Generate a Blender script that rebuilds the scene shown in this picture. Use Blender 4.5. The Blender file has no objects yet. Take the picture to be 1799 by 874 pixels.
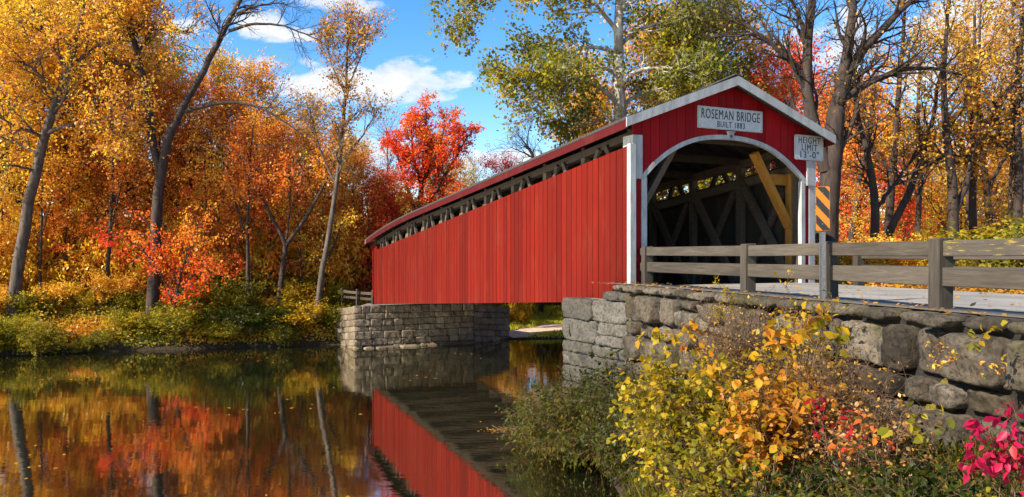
import bpy, math, random
import numpy as np
from mathutils import Vector, noise

# ------------------------------------------------------------------ basics
SC = bpy.context.scene
COL = SC.collection
HC = 4.93            # camera height above the water
F = 1375.0           # focal length in photo pixels (photo 1799 x 874)
CX, CY = 899.5, 450.0

def at(px, py, d):
    return np.array([(px - CX) / F * d, d, HC + (CY - py) / F * d])

def link(o, parent=None):
    COL.objects.link(o)
    if parent is not None:
        o.parent = parent
    return o

def tag(o, label=None, cat=None, group=None, kind=None):
    if label: o['label'] = label
    if cat: o['category'] = cat
    if group: o['group'] = group
    if kind: o['kind'] = kind
    return o

def thing(name, loc, label, cat, group=None):
    o = bpy.data.objects.new(name, None)
    o.empty_display_size = 0.3
    o.location = [float(v) for v in loc]
    link(o)
    return tag(o, label, cat, group)

def origin_of(parent):
    v = np.zeros(3)
    while parent is not None:
        v = v + np.array(parent.location)
        parent = parent.parent
    return v

def np_mesh(name, V, Q, tint=None, smooth=False):
    """mesh from numpy quads"""
    me = bpy.data.meshes.new(name)
    V = np.ascontiguousarray(V, dtype=np.float32).reshape(-1, 3)
    Q = np.ascontiguousarray(Q, dtype=np.int32).reshape(-1, 4)
    n = len(Q)
    me.vertices.add(len(V)); me.vertices.foreach_set('co', V.ravel())
    me.loops.add(n * 4); me.loops.foreach_set('vertex_index', Q.ravel())
    me.polygons.add(n)
    me.polygons.foreach_set('loop_start', np.arange(0, n * 4, 4, dtype=np.int32))
    if smooth:
        me.polygons.foreach_set('use_smooth', np.ones(n, dtype=bool))
    if tint is not None:
        a = me.attributes.new('tint', 'FLOAT', 'FACE')
        a.data.foreach_set('value', np.ascontiguousarray(tint, dtype=np.float32))
    me.update(calc_edges=True)
    return me

def np_obj(name, V, Q, mat, parent=None, tint=None, smooth=False):
    V = np.asarray(V, dtype=float).reshape(-1, 3) - origin_of(parent)
    me = np_mesh(name, V, Q, tint, smooth)
    o = bpy.data.objects.new(name, me)
    me.materials.append(mat)
    return link(o, parent)

class MB:
    """collects polygons, builds ONE mesh object"""
    def __init__(self):
        self.v = []; self.f = []; self.t = []
    def add(self, verts, faces, t=0.5):
        b = len(self.v)
        self.v += [tuple(float(c) for c in p) for p in verts]
        for f in faces:
            self.f.append([b + i for i in f]); self.t.append(t)
    def hexa(self, p, t=0.5):
        """8 points: 4 of one end, 4 of the other, same winding"""
        self.add(p, [(3, 2, 1, 0), (4, 5, 6, 7), (0, 1, 5, 4), (1, 2, 6, 5), (2, 3, 7, 6), (3, 0, 4, 7)], t)
    def prism(self, poly, off, t=0.5):
        """extrude polygon (list of 3d points) by vector off"""
        n = len(poly)
        off = np.array(off, dtype=float)
        a = [np.array(p, dtype=float) for p in poly]
        b = [p + off for p in a]
        fs = [tuple(range(n))[::-1], tuple(range(n, 2 * n))]
        for i in range(n):
            j = (i + 1) % n
            fs.append((i, j, n + j, n + i))
        self.add(a + b, fs, t)
    def bar(self, p, q, w, h, up=(0, 0, 1), t=0.5):
        """rectangular timber from p to q, w across, h along up"""
        p = np.array(p, float); q = np.array(q, float)
        d = q - p; d = d / np.linalg.norm(d)
        up = np.array(up, float)
        s = np.cross(d, up); s = s / np.linalg.norm(s)
        u = np.cross(s, d)
        a, b = s * w / 2, u * h / 2
        self.hexa([p - a - b, p + a - b, p + a + b, p - a + b, q - a - b, q + a - b, q + a + b, q - a + b], t)
    def cyl(self, p, q, r, n=10, r2=None, t=0.5):
        p = np.array(p, float); q = np.array(q, float)
        r2 = r if r2 is None else r2
        d = q - p; d = d / np.linalg.norm(d)
        ref = np.array([0, 0, 1.0]) if abs(d[2]) < .9 else np.array([1.0, 0, 0])
        s = np.cross(d, ref); s /= np.linalg.norm(s); u = np.cross(s, d)
        vs = []
        for c, rr in ((p, r), (q, r2)):
            for k in range(n):
                a = 2 * math.pi * k / n
                vs.append(c + rr * (math.cos(a) * s + math.sin(a) * u))
        fs = [tuple(range(n)), tuple(range(2 * n - 1, n - 1, -1))]
        for k in range(n):
            j = (k + 1) % n
            fs.append((k, n + k, n + j, j))
        self.add(vs, fs, t)
    def build(self, name, mat, parent=None, bevel=0):
        o0 = origin_of(parent)
        me = bpy.data.meshes.new(name)
        me.from_pydata([tuple(np.array(v) - o0) for v in self.v], [], self.f)
        a = me.attributes.new('tint', 'FLOAT', 'FACE')
        a.data.foreach_set('value', np.array(self.t, dtype=np.float32))
        me.materials.append(mat)
        import bmesh
        bm = bmesh.new(); bm.from_mesh(me)
        bmesh.ops.recalc_face_normals(bm, faces=bm.faces[:])
        bm.to_mesh(me); bm.free()
        o = bpy.data.objects.new(name, me)
        if bevel:
            m = o.modifiers.new('bevel', 'BEVEL'); m.width = bevel; m.segments = 1; m.limit_method = 'ANGLE'
        return link(o, parent)

# ------------------------------------------------------------------ materials
def new_mat(name):
    m = bpy.data.materials.new(name); m.use_nodes = True
    nt = m.node_tree; nt.nodes.clear()
    out = nt.nodes.new('ShaderNodeOutputMaterial')
    return m, nt, out

def N(nt, typ, **kw):
    n = nt.nodes.new(typ)
    for k, v in kw.items():
        if k == 'inp':
            for i, val in v.items():
                n.inputs[i].default_value = val
        else:
            setattr(n, k, v)
    return n

def ramp(nt, fac, stops, interp='LINEAR'):
    r = nt.nodes.new('ShaderNodeValToRGB')
    r.color_ramp.interpolation = interp
    els = r.color_ramp.elements
    while len(els) < len(stops): els.new(0.5)
    for e, (p, c) in zip(els, stops):
        e.position = p; e.color = (*c, 1)
    if fac is not None: nt.links.new(fac, r.inputs[0])
    return r.outputs[0]

def mapped(nt, coord='Object', rot=(0, 0, 0), scale=(1, 1, 1)):
    tc = N(nt, 'ShaderNodeTexCoord')
    if rot != (0, 0, 0):
        m0 = N(nt, 'ShaderNodeMapping'); m0.inputs['Rotation'].default_value = rot
        nt.links.new(tc.outputs[coord], m0.inputs[0]); src = m0.outputs[0]
    else:
        src = tc.outputs[coord]
    m = N(nt, 'ShaderNodeMapping'); m.inputs['Scale'].default_value = scale
    nt.links.new(src, m.inputs[0])
    return m.outputs[0]

def noise_n(nt, vec, scale, detail=4, rough=.55, dist=0):
    n = N(nt, 'ShaderNodeTexNoise', inp={'Scale': scale, 'Detail': detail, 'Roughness': rough, 'Distortion': dist})
    if vec is not None: nt.links.new(vec, n.inputs['Vector'])
    return n.outputs['Fac']

def mixc(nt, fac, a, b, mode='MIX'):
    m = N(nt, 'ShaderNodeMix', data_type='RGBA', blend_type=mode)
    for s, v in ((0, fac), (6, a), (7, b)):
        if hasattr(v, 'links') or hasattr(v, 'is_linked'): nt.links.new(v, m.inputs[s])
        else: m.inputs[s].default_value = v if s == 0 else (*v, 1)
    return m.outputs[2]

def math_n(nt, op, a, b=None, clamp=False):
    m = N(nt, 'ShaderNodeMath', operation=op, use_clamp=clamp)
    for i, v in enumerate((a, b)):
        if v is None: continue
        if hasattr(v, 'is_linked'): nt.links.new(v, m.inputs[i])
        else: m.inputs[i].default_value = v
    return m.outputs[0]

def attr(nt, name='tint'):
    return N(nt, 'ShaderNodeAttribute', attribute_name=name).outputs['Fac']

def finish(nt, out, col, rough=.8, bump=None, bstr=.3, bdist=.02, spec=.3, metal=0):
    b = N(nt, 'ShaderNodeBsdfPrincipled')
    if hasattr(col, 'is_linked'): nt.links.new(col, b.inputs['Base Color'])
    else: b.inputs['Base Color'].default_value = (*col, 1)
    if hasattr(rough, 'is_linked'): nt.links.new(rough, b.inputs['Roughness'])
    else: b.inputs['Roughness'].default_value = rough
    b.inputs['Specular IOR Level'].default_value = spec
    b.inputs['Metallic'].default_value = metal
    if bump is not None:
        bn = N(nt, 'ShaderNodeBump', inp={'Strength': bstr, 'Distance': bdist})
        nt.links.new(bump, bn.inputs['Height']); nt.links.new(bn.outputs[0], b.inputs['Normal'])
    nt.links.new(b.outputs[0], out.inputs[0])
    return b

def leaf_mat(name, stops, trans=.52, rough=.42, gain=1.5, lift=(.02, .026, .008), spec=.45):
    m, nt, out = new_mat(name)
    oi = N(nt, 'ShaderNodeObjectInfo')
    off = math_n(nt, 'MULTIPLY', math_n(nt, 'SUBTRACT', oi.outputs['Random'], .5), .22)
    f = math_n(nt, 'ADD', attr(nt), off, True)
    c = ramp(nt, f, [(i / (len(stops) - 1), tuple(min(.88, x * gain + q) for x, q in zip(s, lift))) for i, s in enumerate(stops)])
    sp = noise_n(nt, mapped(nt, 'Object'), 26, 3, .7)
    c = mixc(nt, ramp(nt, sp, [(.56, (0, 0, 0)), (.72, (.55, .55, .55))]), c, tuple(x * .45 for x in stops[0]))
    d = N(nt, 'ShaderNodeBsdfPrincipled'); d.inputs['Roughness'].default_value = rough
    d.inputs['Specular IOR Level'].default_value = spec
    t = N(nt, 'ShaderNodeBsdfTranslucent')
    nt.links.new(c, d.inputs['Base Color'])
    tc = mixc(nt, .5, c, (1, .95, .5), 'MULTIPLY')
    nt.links.new(tc, t.inputs[0])
    mx = N(nt, 'ShaderNodeMixShader', inp={0: trans})
    nt.links.new(d.outputs[0], mx.inputs[1]); nt.links.new(t.outputs[0], mx.inputs[2])
    nt.links.new(mx.outputs[0], out.inputs[0])
    return m

GOLD = [(.24, .09, .010), (.46, .16, .009), (.66, .255, .012), (.72, .34, .02), (.50, .33, .03)]
AMBER = [(.22, .08, .010), (.44, .13, .008), (.62, .21, .010), (.68, .30, .02), (.46, .26, .03)]
ORANGE = [(.28, .055, .008), (.50, .10, .007), (.66, .16, .008), (.70, .24, .013), (.62, .28, .02)]
REDOR = [(.30, .022, .010), (.52, .045, .012), (.66, .075, .014), (.68, .14, .014), (.62, .22, .015)]
RED = [(.30, .013, .009), (.48, .028, .009), (.62, .065, .010), (.66, .13, .012), (.64, .22, .015)]
CRIM = [(.22, .008, .016), (.40, .012, .024), (.56, .022, .03), (.58, .05, .02)]
RUST = [(.14, .06, .015), (.24, .10, .02), (.36, .15, .022), (.42, .20, .03), (.30, .17, .04)]
YGREEN = [(.10, .11, .010), (.22, .21, .014), (.42, .33, .018), (.58, .42, .02), (.60, .33, .02)]
OLIVE = [(.040, .046, .005), (.09, .095, .007), (.18, .165, .010), (.34, .27, .014), (.46, .26, .016)]
GREEN = [(.014, .022, .003), (.028, .044, .005), (.055, .075, .006), (.09, .095, .007), (.16, .095, .010)]
MAGENTA = [(.20, .004, .025), (.40, .008, .05), (.58, .016, .085), (.52, .03, .04)]
SHRUBY = [(.07, .085, .006), (.20, .18, .008), (.46, .30, .011), (.64, .37, .014), (.60, .25, .015)]
SHRUBO = [(.40, .30, .02), (.56, .33, .016), (.62, .28, .015), (.58, .19, .018), (.60, .38, .03)]
SYC = [(.055, .075, .010), (.12, .15, .012), (.26, .25, .014), (.44, .36, .018), (.55, .38, .02)]

DULL = ('magenta', 'green', 'olive', 'yellowgreen', 'crimson', 'sycamore', 'shruby', 'shrubo')
LM = {k: leaf_mat('leaf_' + k, v, gain=.92 if k in DULL else 1.75, lift=(0, 0, 0) if k in DULL else ((.01, .018, .003) if 'red' in k else (.03, .05, .012)), spec=.22 if k in DULL or 'red' in k else .45) for k, v in dict(gold=GOLD, amber=AMBER, orange=ORANGE, redorange=REDOR, red=RED,
      crimson=CRIM, rust=RUST, yellowgreen=YGREEN, olive=OLIVE, green=GREEN, magenta=MAGENTA, shruby=SHRUBY,
      shrubo=SHRUBO, sycamore=SYC).items()}

def bark_mat(name, c1, c2, sc=6.0, pale=None):
    m, nt, out = new_mat(name)
    v = mapped(nt, 'Object', scale=(1, 1, .22))
    f = noise_n(nt, v, sc, 6, .65)
    c = ramp(nt, f, [(.3, c1), (.7, c2)])
    if pale:
        f2 = noise_n(nt, mapped(nt, 'Object', scale=(1, 1, .6)), 1.6, 3, .6)
        c = mixc(nt, ramp(nt, f2, [(.48, (0, 0, 0)), (.56, (1, 1, 1))]), c, pale)
    finish(nt, out, c, .9, f, .8, .03)
    return m
BARK = bark_mat('dark_bark', (.018, .012, .009), (.075, .050, .036))
BARKG = bark_mat('grey_bark', (.03, .022, .017), (.14, .105, .078))
BARKS = bark_mat('sycamore_bark', (.16, .125, .09), (.34, .28, .21), 4, (.46, .41, .34))
VINE = bark_mat('dry_vine', (.05, .028, .016), (.17, .095, .05), 20)

def red_paint(name, base, dark, blot=.5):
    m, nt, out = new_mat(name)
    t = attr(nt)
    n1 = noise_n(nt, mapped(nt, 'Object', scale=(1, 1, .12)), 9, 5, .65)
    n2 = noise_n(nt, None, .9, 4, .6)
    c = ramp(nt, t, [(0, tuple(x * .70 for x in base)), (1, tuple(min(1, x * 1.2) for x in base))])
    c = mixc(nt, math_n(nt, 'MULTIPLY', ramp(nt, n1, [(.42, (0, 0, 0)), (.78, (1, 1, 1))]), blot), c, dark)
    c = mixc(nt, math_n(nt, 'MULTIPLY', ramp(nt, n2, [(.45, (0, 0, 0)), (.7, (1, 1, 1))]), .5), c, dark)
    n3 = noise_n(nt, mapped(nt, 'Object', scale=(1, 1, .35)), 1.7, 6, .7)
    c = mixc(nt, math_n(nt, 'MULTIPLY', ramp(nt, n3, [(.52, (0, 0, 0)), (.75, (1, 1, 1))]), .45), c, tuple(x * .75 + y for x, y in zip(base, (.03, .022, .010))))
    finish(nt, out, c, .75, n1, .25, .004, .12)
    return m
RED_SIDE = red_paint('red_painted_siding', (.122, .0056, .0015), (.070, .0037, .0012))
RED_GABLE = red_paint('shade_cooled_gable_red', (.26, .0055, .0085), (.165, .0038, .0065))  # gable red with the bluish cast of skylit shade put into the colour

def white_paint():
    m, nt, out = new_mat('weathered_white_paint')
    n1 = noise_n(nt, mapped(nt, 'Object', scale=(1, 1, .25)), 5, 6, .7)
    n2 = noise_n(nt, None, 22, 4, .7)
    c = ramp(nt, n1, [(.35, (.25, .24, .225)), (.6, (.39, .385, .365))])
    c = mixc(nt, ramp(nt, n2, [(.6, (0, 0, 0)), (.72, (.7, .7, .7))]), c, (.30, .28, .25))
    finish(nt, out, c, .6, n2, .15, .003)
    return m
WHITE = white_paint()
RED_EDGE = red_paint('dimmed_red_fascia', (.075, .006, .006), (.035, .004, .004))  # fascia red darkened in its colour to stand in for weaker light

def wood_mat(name, c1, c2, ang=0.0, c3=None, along=(.6, 9, 9), lichen=None):
    """weathered timber; grain runs along local x turned by ang about z"""
    m, nt, out = new_mat(name)
    v = mapped(nt, 'Object', rot=(0, 0, -ang), scale=along)
    f = noise_n(nt, v, 2.4, 7, .68, .6)
    n2 = noise_n(nt, None, 1.8, 4, .6)
    c = ramp(nt, f, [(.28, c1), (.72, c2)])
    c = mixc(nt, math_n(nt, 'MULTIPLY', ramp(nt, n2, [(.45, (0, 0, 0)), (.7, (1, 1, 1))]), .55), c, c3 or tuple(x * .5 for x in c1))
    t = attr(nt)
    c = mixc(nt, .35, c, ramp(nt, t, [(0, tuple(x * .6 for x in c1)), (1, c2)]))
    if lichen:
        n3 = noise_n(nt, None, 7, 6, .7)
        c = mixc(nt, ramp(nt, n3, [(.56, (0, 0, 0)), (.64, (.8, .8, .8))]), c, lichen)
    finish(nt, out, c, .88, f, .6, .012)
    return m
FANG = math.atan2(-1.0, .269)
RAILW = wood_mat('weathered_rail_wood', (.026, .019, .013), (.115, .092, .066), FANG, (.020, .015, .011))
RAILL = wood_mat('lichened_rail_wood', (.032, .024, .017), (.11, .09, .066), FANG, (.026, .022, .017), lichen=(.34, .22, .02))
POSTW = wood_mat('weathered_post_wood', (.024, .018, .012), (.10, .080, .058), 0, (.024, .02, .016), along=(9, 9, .6))
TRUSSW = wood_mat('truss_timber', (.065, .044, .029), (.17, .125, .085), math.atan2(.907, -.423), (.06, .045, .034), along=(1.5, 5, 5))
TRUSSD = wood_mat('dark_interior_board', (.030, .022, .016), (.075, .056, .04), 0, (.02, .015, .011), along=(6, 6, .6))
STRUTW = wood_mat('mid_dark_strut_wood', (.035, .026, .019), (.10, .078, .056), 0, (.02, .015, .011), along=(5, 5, 1.5))  # mid-dark wood for the struts below the eaves
OCHRE = wood_mat('sunlit_toned_timber', (.26, .10, .015), (.52, .23, .03), 0, (.18, .07, .015), along=(4, 4, 1.2))  # sunlit warmth put into the wood colour of the portal timbers

def stone_mat(name, lo, hi, warm, moss=None, sc=1.0):
    m, nt, out = new_mat(name)
    t = attr(nt)
    v = mapped(nt, 'Object')
    n1 = noise_n(nt, v, 2.2 * sc, 8, .68, .3)
    n2 = noise_n(nt, v, 14 * sc, 6, .7)
    n3 = noise_n(nt, v, .8 * sc, 4, .6)
    c = ramp(nt, t, [(0, lo), (.6, tuple((a + b) / 2 for a, b in zip(lo, hi))), (1, hi)])
    c = mixc(nt, ramp(nt, n1, [(.35, (0, 0, 0)), (.7, (.75, .75, .75))]), c, warm)
    c = mixc(nt, ramp(nt, n2, [(.36, (.8, .8, .8)), (.52, (0, 0, 0))]), c, tuple(x * .35 for x in lo))
    c = mixc(nt, ramp(nt, n2, [(.62, (0, 0, 0)), (.74, (.55, .55, .55))]), c, tuple(min(1, x * 1.6) for x in hi))
    n4 = noise_n(nt, mapped(nt, 'Object', scale=(1, 1, .5)), .9 * sc, 6, .7)
    c = mixc(nt, ramp(nt, n4, [(.5, (0, 0, 0)), (.62, (.72, .72, .72))]), c, tuple(x * .45 for x in lo))
    if moss:
        c = mixc(nt, ramp(nt, n3, [(.56, (0, 0, 0)), (.68, (.6, .6, .6))]), c, moss)
    h = math_n(nt, 'ADD', math_n(nt, 'MULTIPLY', n1, .7), math_n(nt, 'MULTIPLY', n2, .5))
    finish(nt, out, c, .92, h, 1.0, .05, .2)
    return m
STONE = stone_mat('rough_brown_stone', (.030, .024, .017), (.175, .145, .108), (.11, .078, .046), (.075, .062, .018))
STONEG = stone_mat('rough_grey_stone', (.044, .039, .032), (.15, .134, .11), (.095, .08, .058))
STONEF = stone_mat('pale_cut_stone', (.105, .080, .052), (.285, .225, .155), (.205, .145, .088), (.12, .10, .05))
CAPST = stone_mat('cap_stone', (.03, .024, .017), (.14, .114, .082), (.088, .064, .04), (.07, .06, .022))

def flat_mat(name, c, rough=.8, c2=None, sc=20, spec=.3, bs=.3, metal=0):
    m, nt, out = new_mat(name)
    f = noise_n(nt, mapped(nt, 'Object'), sc, 5, .65)
    col = ramp(nt, f, [(.3, c), (.7, c2 or tuple(x * 1.25 for x in c))])
    finish(nt, out, col, rough, f, bs, .01, spec, metal)
    return m
MORTAR = flat_mat('dark_joint', (.010, .008, .006), .95, (.028, .022, .016), 9)
SHINGLE = flat_mat('dark_shingle', (.022, .022, .022), .85, (.055, .052, .05), 14)
STEEL = flat_mat('dull_steel', (.075, .075, .078), .65, (.15, .15, .152), 25, .3, .1, .3)
BOLT = flat_mat('rusty_bolt', (.05, .035, .028), .6, (.12, .08, .06), 40)
SIGNW = flat_mat('sign_white', (.40, .40, .385), .5, (.50, .50, .485), 7, .3, .05)
SIGNE = flat_mat('sign_edge_grey', (.30, .30, .29), .5, (.42, .41, .39), 14, .3, .05)
INK = flat_mat('sign_black', (.012, .012, .013), .6, (.03, .03, .03), 30, .3, .05)
HAZO = flat_mat('reflective_orange', (.42, .115, .004), .5, (.48, .14, .006), 30, .4, .05)
HAZB = flat_mat('sign_stripe_black', (.010, .010, .011), .5, (.022, .022, .022), 30, .4, .05)

# ------------------------------------------------------------------ plant generators
def unit(a):
    return a / np.maximum(np.linalg.norm(a, axis=-1, keepdims=True), 1e-9)

def tubes(P, R, n=5):
    """P (N,K,3), R (N,K) -> quads of open tubes"""
    P = np.asarray(P, float); R = np.asarray(R, float)
    Nn, K, _ = P.shape
    T = np.empty_like(P)
    T[:, 1:-1] = P[:, 2:] - P[:, :-2]; T[:, 0] = P[:, 1] - P[:, 0]; T[:, -1] = P[:, -1] - P[:, -2]
    T = unit(T)
    m = unit(P[:, -1] - P[:, 0])
    ref = np.where(np.abs(m[:, 2:3]) < .8, np.array([[0, 0, 1.0]]), np.array([[1.0, .2, 0]]))
    U = unit(np.cross(T, ref[:, None, :])); W = np.cross(T, U)
    a = np.arange(n) * 2 * math.pi / n
    V = P[:, :, None, :] + R[:, :, None, None] * (np.cos(a)[None, None, :, None] * U[:, :, None, :] + np.sin(a)[None, None, :, None] * W[:, :, None, :])
    idx = np.arange(Nn * K * n).reshape(Nn, K, n)
    nx = np.roll(idx, -1, axis=2)
    Q = np.stack([idx[:, :-1], nx[:, :-1], nx[:, 1:], idx[:, 1:]], -1).reshape(-1, 4)
    return V.reshape(-1, 3), Q

def join(parts):
    Vs, Qs, b = [], [], 0
    for V, Q in parts:
        Vs.append(V); Qs.append(Q + b); b += len(V)
    return np.concatenate(Vs), np.concatenate(Qs)

def resample(pts, K, wob=0.0, rng=None):
    pts = np.asarray(pts, float)
    s = np.concatenate([[0], np.cumsum(np.linalg.norm(np.diff(pts[:, :3], axis=0), axis=1))])
    u = np.linspace(0, s[-1], K)
    # smooth (Catmull-like) by averaging linear samples
    o = np.stack([np.interp(u, s, pts[:, i]) for i in range(pts.shape[1])], 1)
    for _ in range(2):
        o[1:-1] = .5 * o[1:-1] + .25 * (o[:-2] + o[2:])
    if wob and rng is not None:
        o[1:-1, :3] += rng.normal(0, wob, (K - 2, 3))
    return o

def spawn(rng, P, R, M, t0, t1, ang, L, K=5, wander=.15, up=.1, rr=.55, rmin=.006, flat=1.0, tropic=None):
    P = np.asarray(P, float); R = np.asarray(R, float)
    Nn, K0, _ = P.shape
    t = t0 + (t1 - t0) * (np.arange(M)[None] + rng.random((Nn, M))) / M
    x = t * (K0 - 1); i = np.clip(x.astype(int), 0, K0 - 2); f = (x - i)[..., None]
    n = np.arange(Nn)[:, None]
    base = P[n, i] * (1 - f) + P[n, i + 1] * f
    tan = unit(P[n, i + 1] - P[n, i])
    rad = R[n, i] * (1 - f[..., 0]) + R[n, i + 1] * f[..., 0]
    rnd = rng.normal(size=(Nn, M, 3)); rnd[..., 2] *= flat
    perp = unit(rnd - (rnd * tan).sum(-1, keepdims=True) * tan)
    a = np.clip(ang * (1 + .25 * rng.normal(size=(Nn, M, 1))), .1, 2.2)
    d = unit(np.cos(a) * tan + np.sin(a) * perp)
    Ln = L(t) if callable(L) else np.asarray(L, float) * np.ones_like(t)
    Ln = Ln * rng.uniform(.6, 1.25, t.shape)
    p = [base]; upv = np.array([0, 0, up])
    for k in range(K - 1):
        d = unit(d + wander * rng.normal(size=d.shape) + upv)
        p.append(p[-1] + d * (Ln / (K - 1))[..., None])
    PP = np.stack(p, 2).reshape(Nn * M, K, 3)
    r0 = np.maximum(rad * rr, rmin).reshape(-1, 1)
    r0 = np.minimum(r0, (.035 * Ln).reshape(-1, 1) + rmin)
    RR = r0 * (1 - np.linspace(0, .8, K))[None] + rmin * .3
    return PP, RR

def leaves(rng, P, per, t0, jit, L, W, droop=.3, flat=0.0, tbase=None):
    """diamond leaves strewn along polylines"""
    Nn, K, _ = P.shape
    if per < 1:
        keep = rng.random(Nn) < per; P = P[keep]; Nn = len(P); per = 1
        if Nn == 0: P = np.zeros((1, K, 3)); Nn = 1
    t = t0 + (1 - t0) * rng.random((Nn, per))
    x = t * (K - 1); i = np.clip(x.astype(int), 0, K - 2); f = (x - i)[..., None]
    n = np.arange(Nn)[:, None]
    p = P[n, i] * (1 - f) + P[n, i + 1] * f + rng.normal(0, jit, (Nn, per, 3))
    d = rng.normal(size=(Nn, per, 3)); d[..., 2] = d[..., 2] * (1 - flat) - droop
    d = unit(d)
    q = rng.normal(size=(Nn, per, 3)); q[..., 2] *= (1 - .6 * flat)
    s = unit(np.cross(d, q))
    nrm = np.cross(d, s)
    sc = rng.uniform(.65, 1.3, (Nn, per, 1))
    l = d * L * sc; w = s * W * .5 * sc
    V = np.stack([p, p + l * .5 + w + nrm * W * .12, p + l, p + l * .5 - w + nrm * W * .12], 2).reshape(-1, 3)
    Q = np.arange(len(V)).reshape(-1, 4)
    tb = rng.normal(.5, .16, (Nn, 1)) if tbase is None else np.asarray(tbase).reshape(Nn, 1)
    tint = np.clip(tb + rng.normal(0, .15, (Nn, per)), 0, 1).ravel()
    return V, Q, tint

def clump_tint(P, rng, sc=.45, amp=.32):
    """hue drifts through the crown: smooth random field of the twig position"""
    c = P.mean(1)
    k = rng.normal(size=(6, 3)) * sc
    ph = rng.uniform(0, 6.28, 6)
    f = np.sin(c @ k.T + ph).mean(1)
    return np.clip(.5 + f * amp * 1.6 + rng.normal(0, .1, len(c)), 0, 1)

KINDS = {
    # nominal height 10: M1 branches, where, angle, length profile, M2, M3, leaves per twig, leaf size, jitter
    'broad': dict(r=.15, t0=.18, a1=1.0, L1=lambda t: 3.4 * np.sin(np.clip((t - .02), 0, 1) * math.pi) ** .55 * (1.05 - .55 * t) + .35, M1=30, M2=9, L2=1.35, M3=4, L3=.6, per=11, leaf=.125, jit=.14, up=.10),
    'oval': dict(r=.13, t0=.25, a1=.75, L1=lambda t: 2.5 * (1.02 - t) ** .5 + .3, M1=28, M2=8, L2=1.15, M3=4, L3=.55, per=10, leaf=.122, jit=.13, up=.16),
    'sparse': dict(r=.11, t0=.3, a1=.62, L1=lambda t: 2.9 * (1.05 - t) ** .7 + .3, M1=22, M2=7, L2=1.1, M3=4, L3=.55, per=5, leaf=.125, jit=.12, up=.14),
    'bare': dict(r=.11, t0=.28, a1=.55, L1=lambda t: 3.3 * (1.05 - t) ** .75 + .3, M1=20, M2=8, L2=1.3, M3=5, L3=.65, per=.5, leaf=.14, jit=.06, up=.16),
    'layered': dict(r=.10, t0=.2, a1=1.35, L1=lambda t: 4.2 * (1.1 - t) ** .6 + .4, M1=24, M2=9, L2=1.4, M3=4, L3=.65, per=9, leaf=.125, jit=.10, up=-.01, flat=.15),
}

def grow(kind, seed, H=10.0, lean=.05):
    k = KINDS[kind]; rng = np.random.default_rng(seed)
    K = 14
    z = np.linspace(0, H, K)
    w = np.cumsum(rng.normal(0, lean, (K, 2)), 0) * np.linspace(0.2, 1, K)[:, None]
    tp = np.stack([w[:, 0], w[:, 1], z], 1); tp[0, :2] = 0
    tr = k['r'] * (1 - .92 * np.linspace(0, 1, K) ** .8); tr[0] *= 1.35
    P0, R0 = tp[None], tr[None]
    flat = k.get('flat', 1.0)
    P1, R1 = spawn(rng, P0, R0, k['M1'], k['t0'], .985, k['a1'], k['L1'], 7, .14, k['up'], .6, flat=flat)
    P2, R2 = spawn(rng, P1, R1, k['M2'], .2, .98, .75, k['L2'], 5, .18, k['up'] * .7, .6, flat=flat)
    P3, R3 = spawn(rng, P2, R2, k['M3'], .2, 1, .75, k['L3'], 3, .2, .03, .6, .004, flat=flat)
    wood = join([tubes(P0, R0, 8), tubes(P1, R1, 5), tubes(P2, R2, 4), tubes(P3, R3, 3)])
    PL = P3
    V, Q, T = leaves(rng, PL, k['per'], .15, k['jit'], k['leaf'], k['leaf'] * .62, .25, .55 if flat < 1 else .1, None if k['per'] < 1 else clump_tint(PL, rng))
    return wood, (V, Q, T)

def mat_on_object(o, mat):
    o.material_slots[0].link = 'OBJECT'; o.material_slots[0].material = mat

PROTO = {}
def proto(kind, var):
    """mesh pair shared by every copy of one tree form"""
    key = (kind, var)
    if key not in PROTO:
        wood, (V, Q, T) = grow(kind, 1000 * (list(KINDS).index(kind) + 1) + var)
        mw = np_mesh('trunk', wood[0], wood[1], smooth=True); mw.materials.append(BARK)
        ml = np_mesh('crown', V, Q, T); ml.materials.append(LM['gold'])
        PROTO[key] = (mw, ml)
    return PROTO[key]

def put_tree(name, kind, var, loc, H, rot, leafm, barkm, label, group, spread=1.0, cat='tree'):
    t = thing(name, loc, label, cat, group)
    t.rotation_euler = (0, 0, rot); s = H / 10.0
    t.scale = (s * spread, s * spread, s)
    mw, ml = proto(kind, var)
    a = link(bpy.data.objects.new('trunk', mw), t); mat_on_object(a, barkm)
    b = link(bpy.data.objects.new('crown', ml), t); mat_on_object(b, leafm)
    return t

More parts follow.
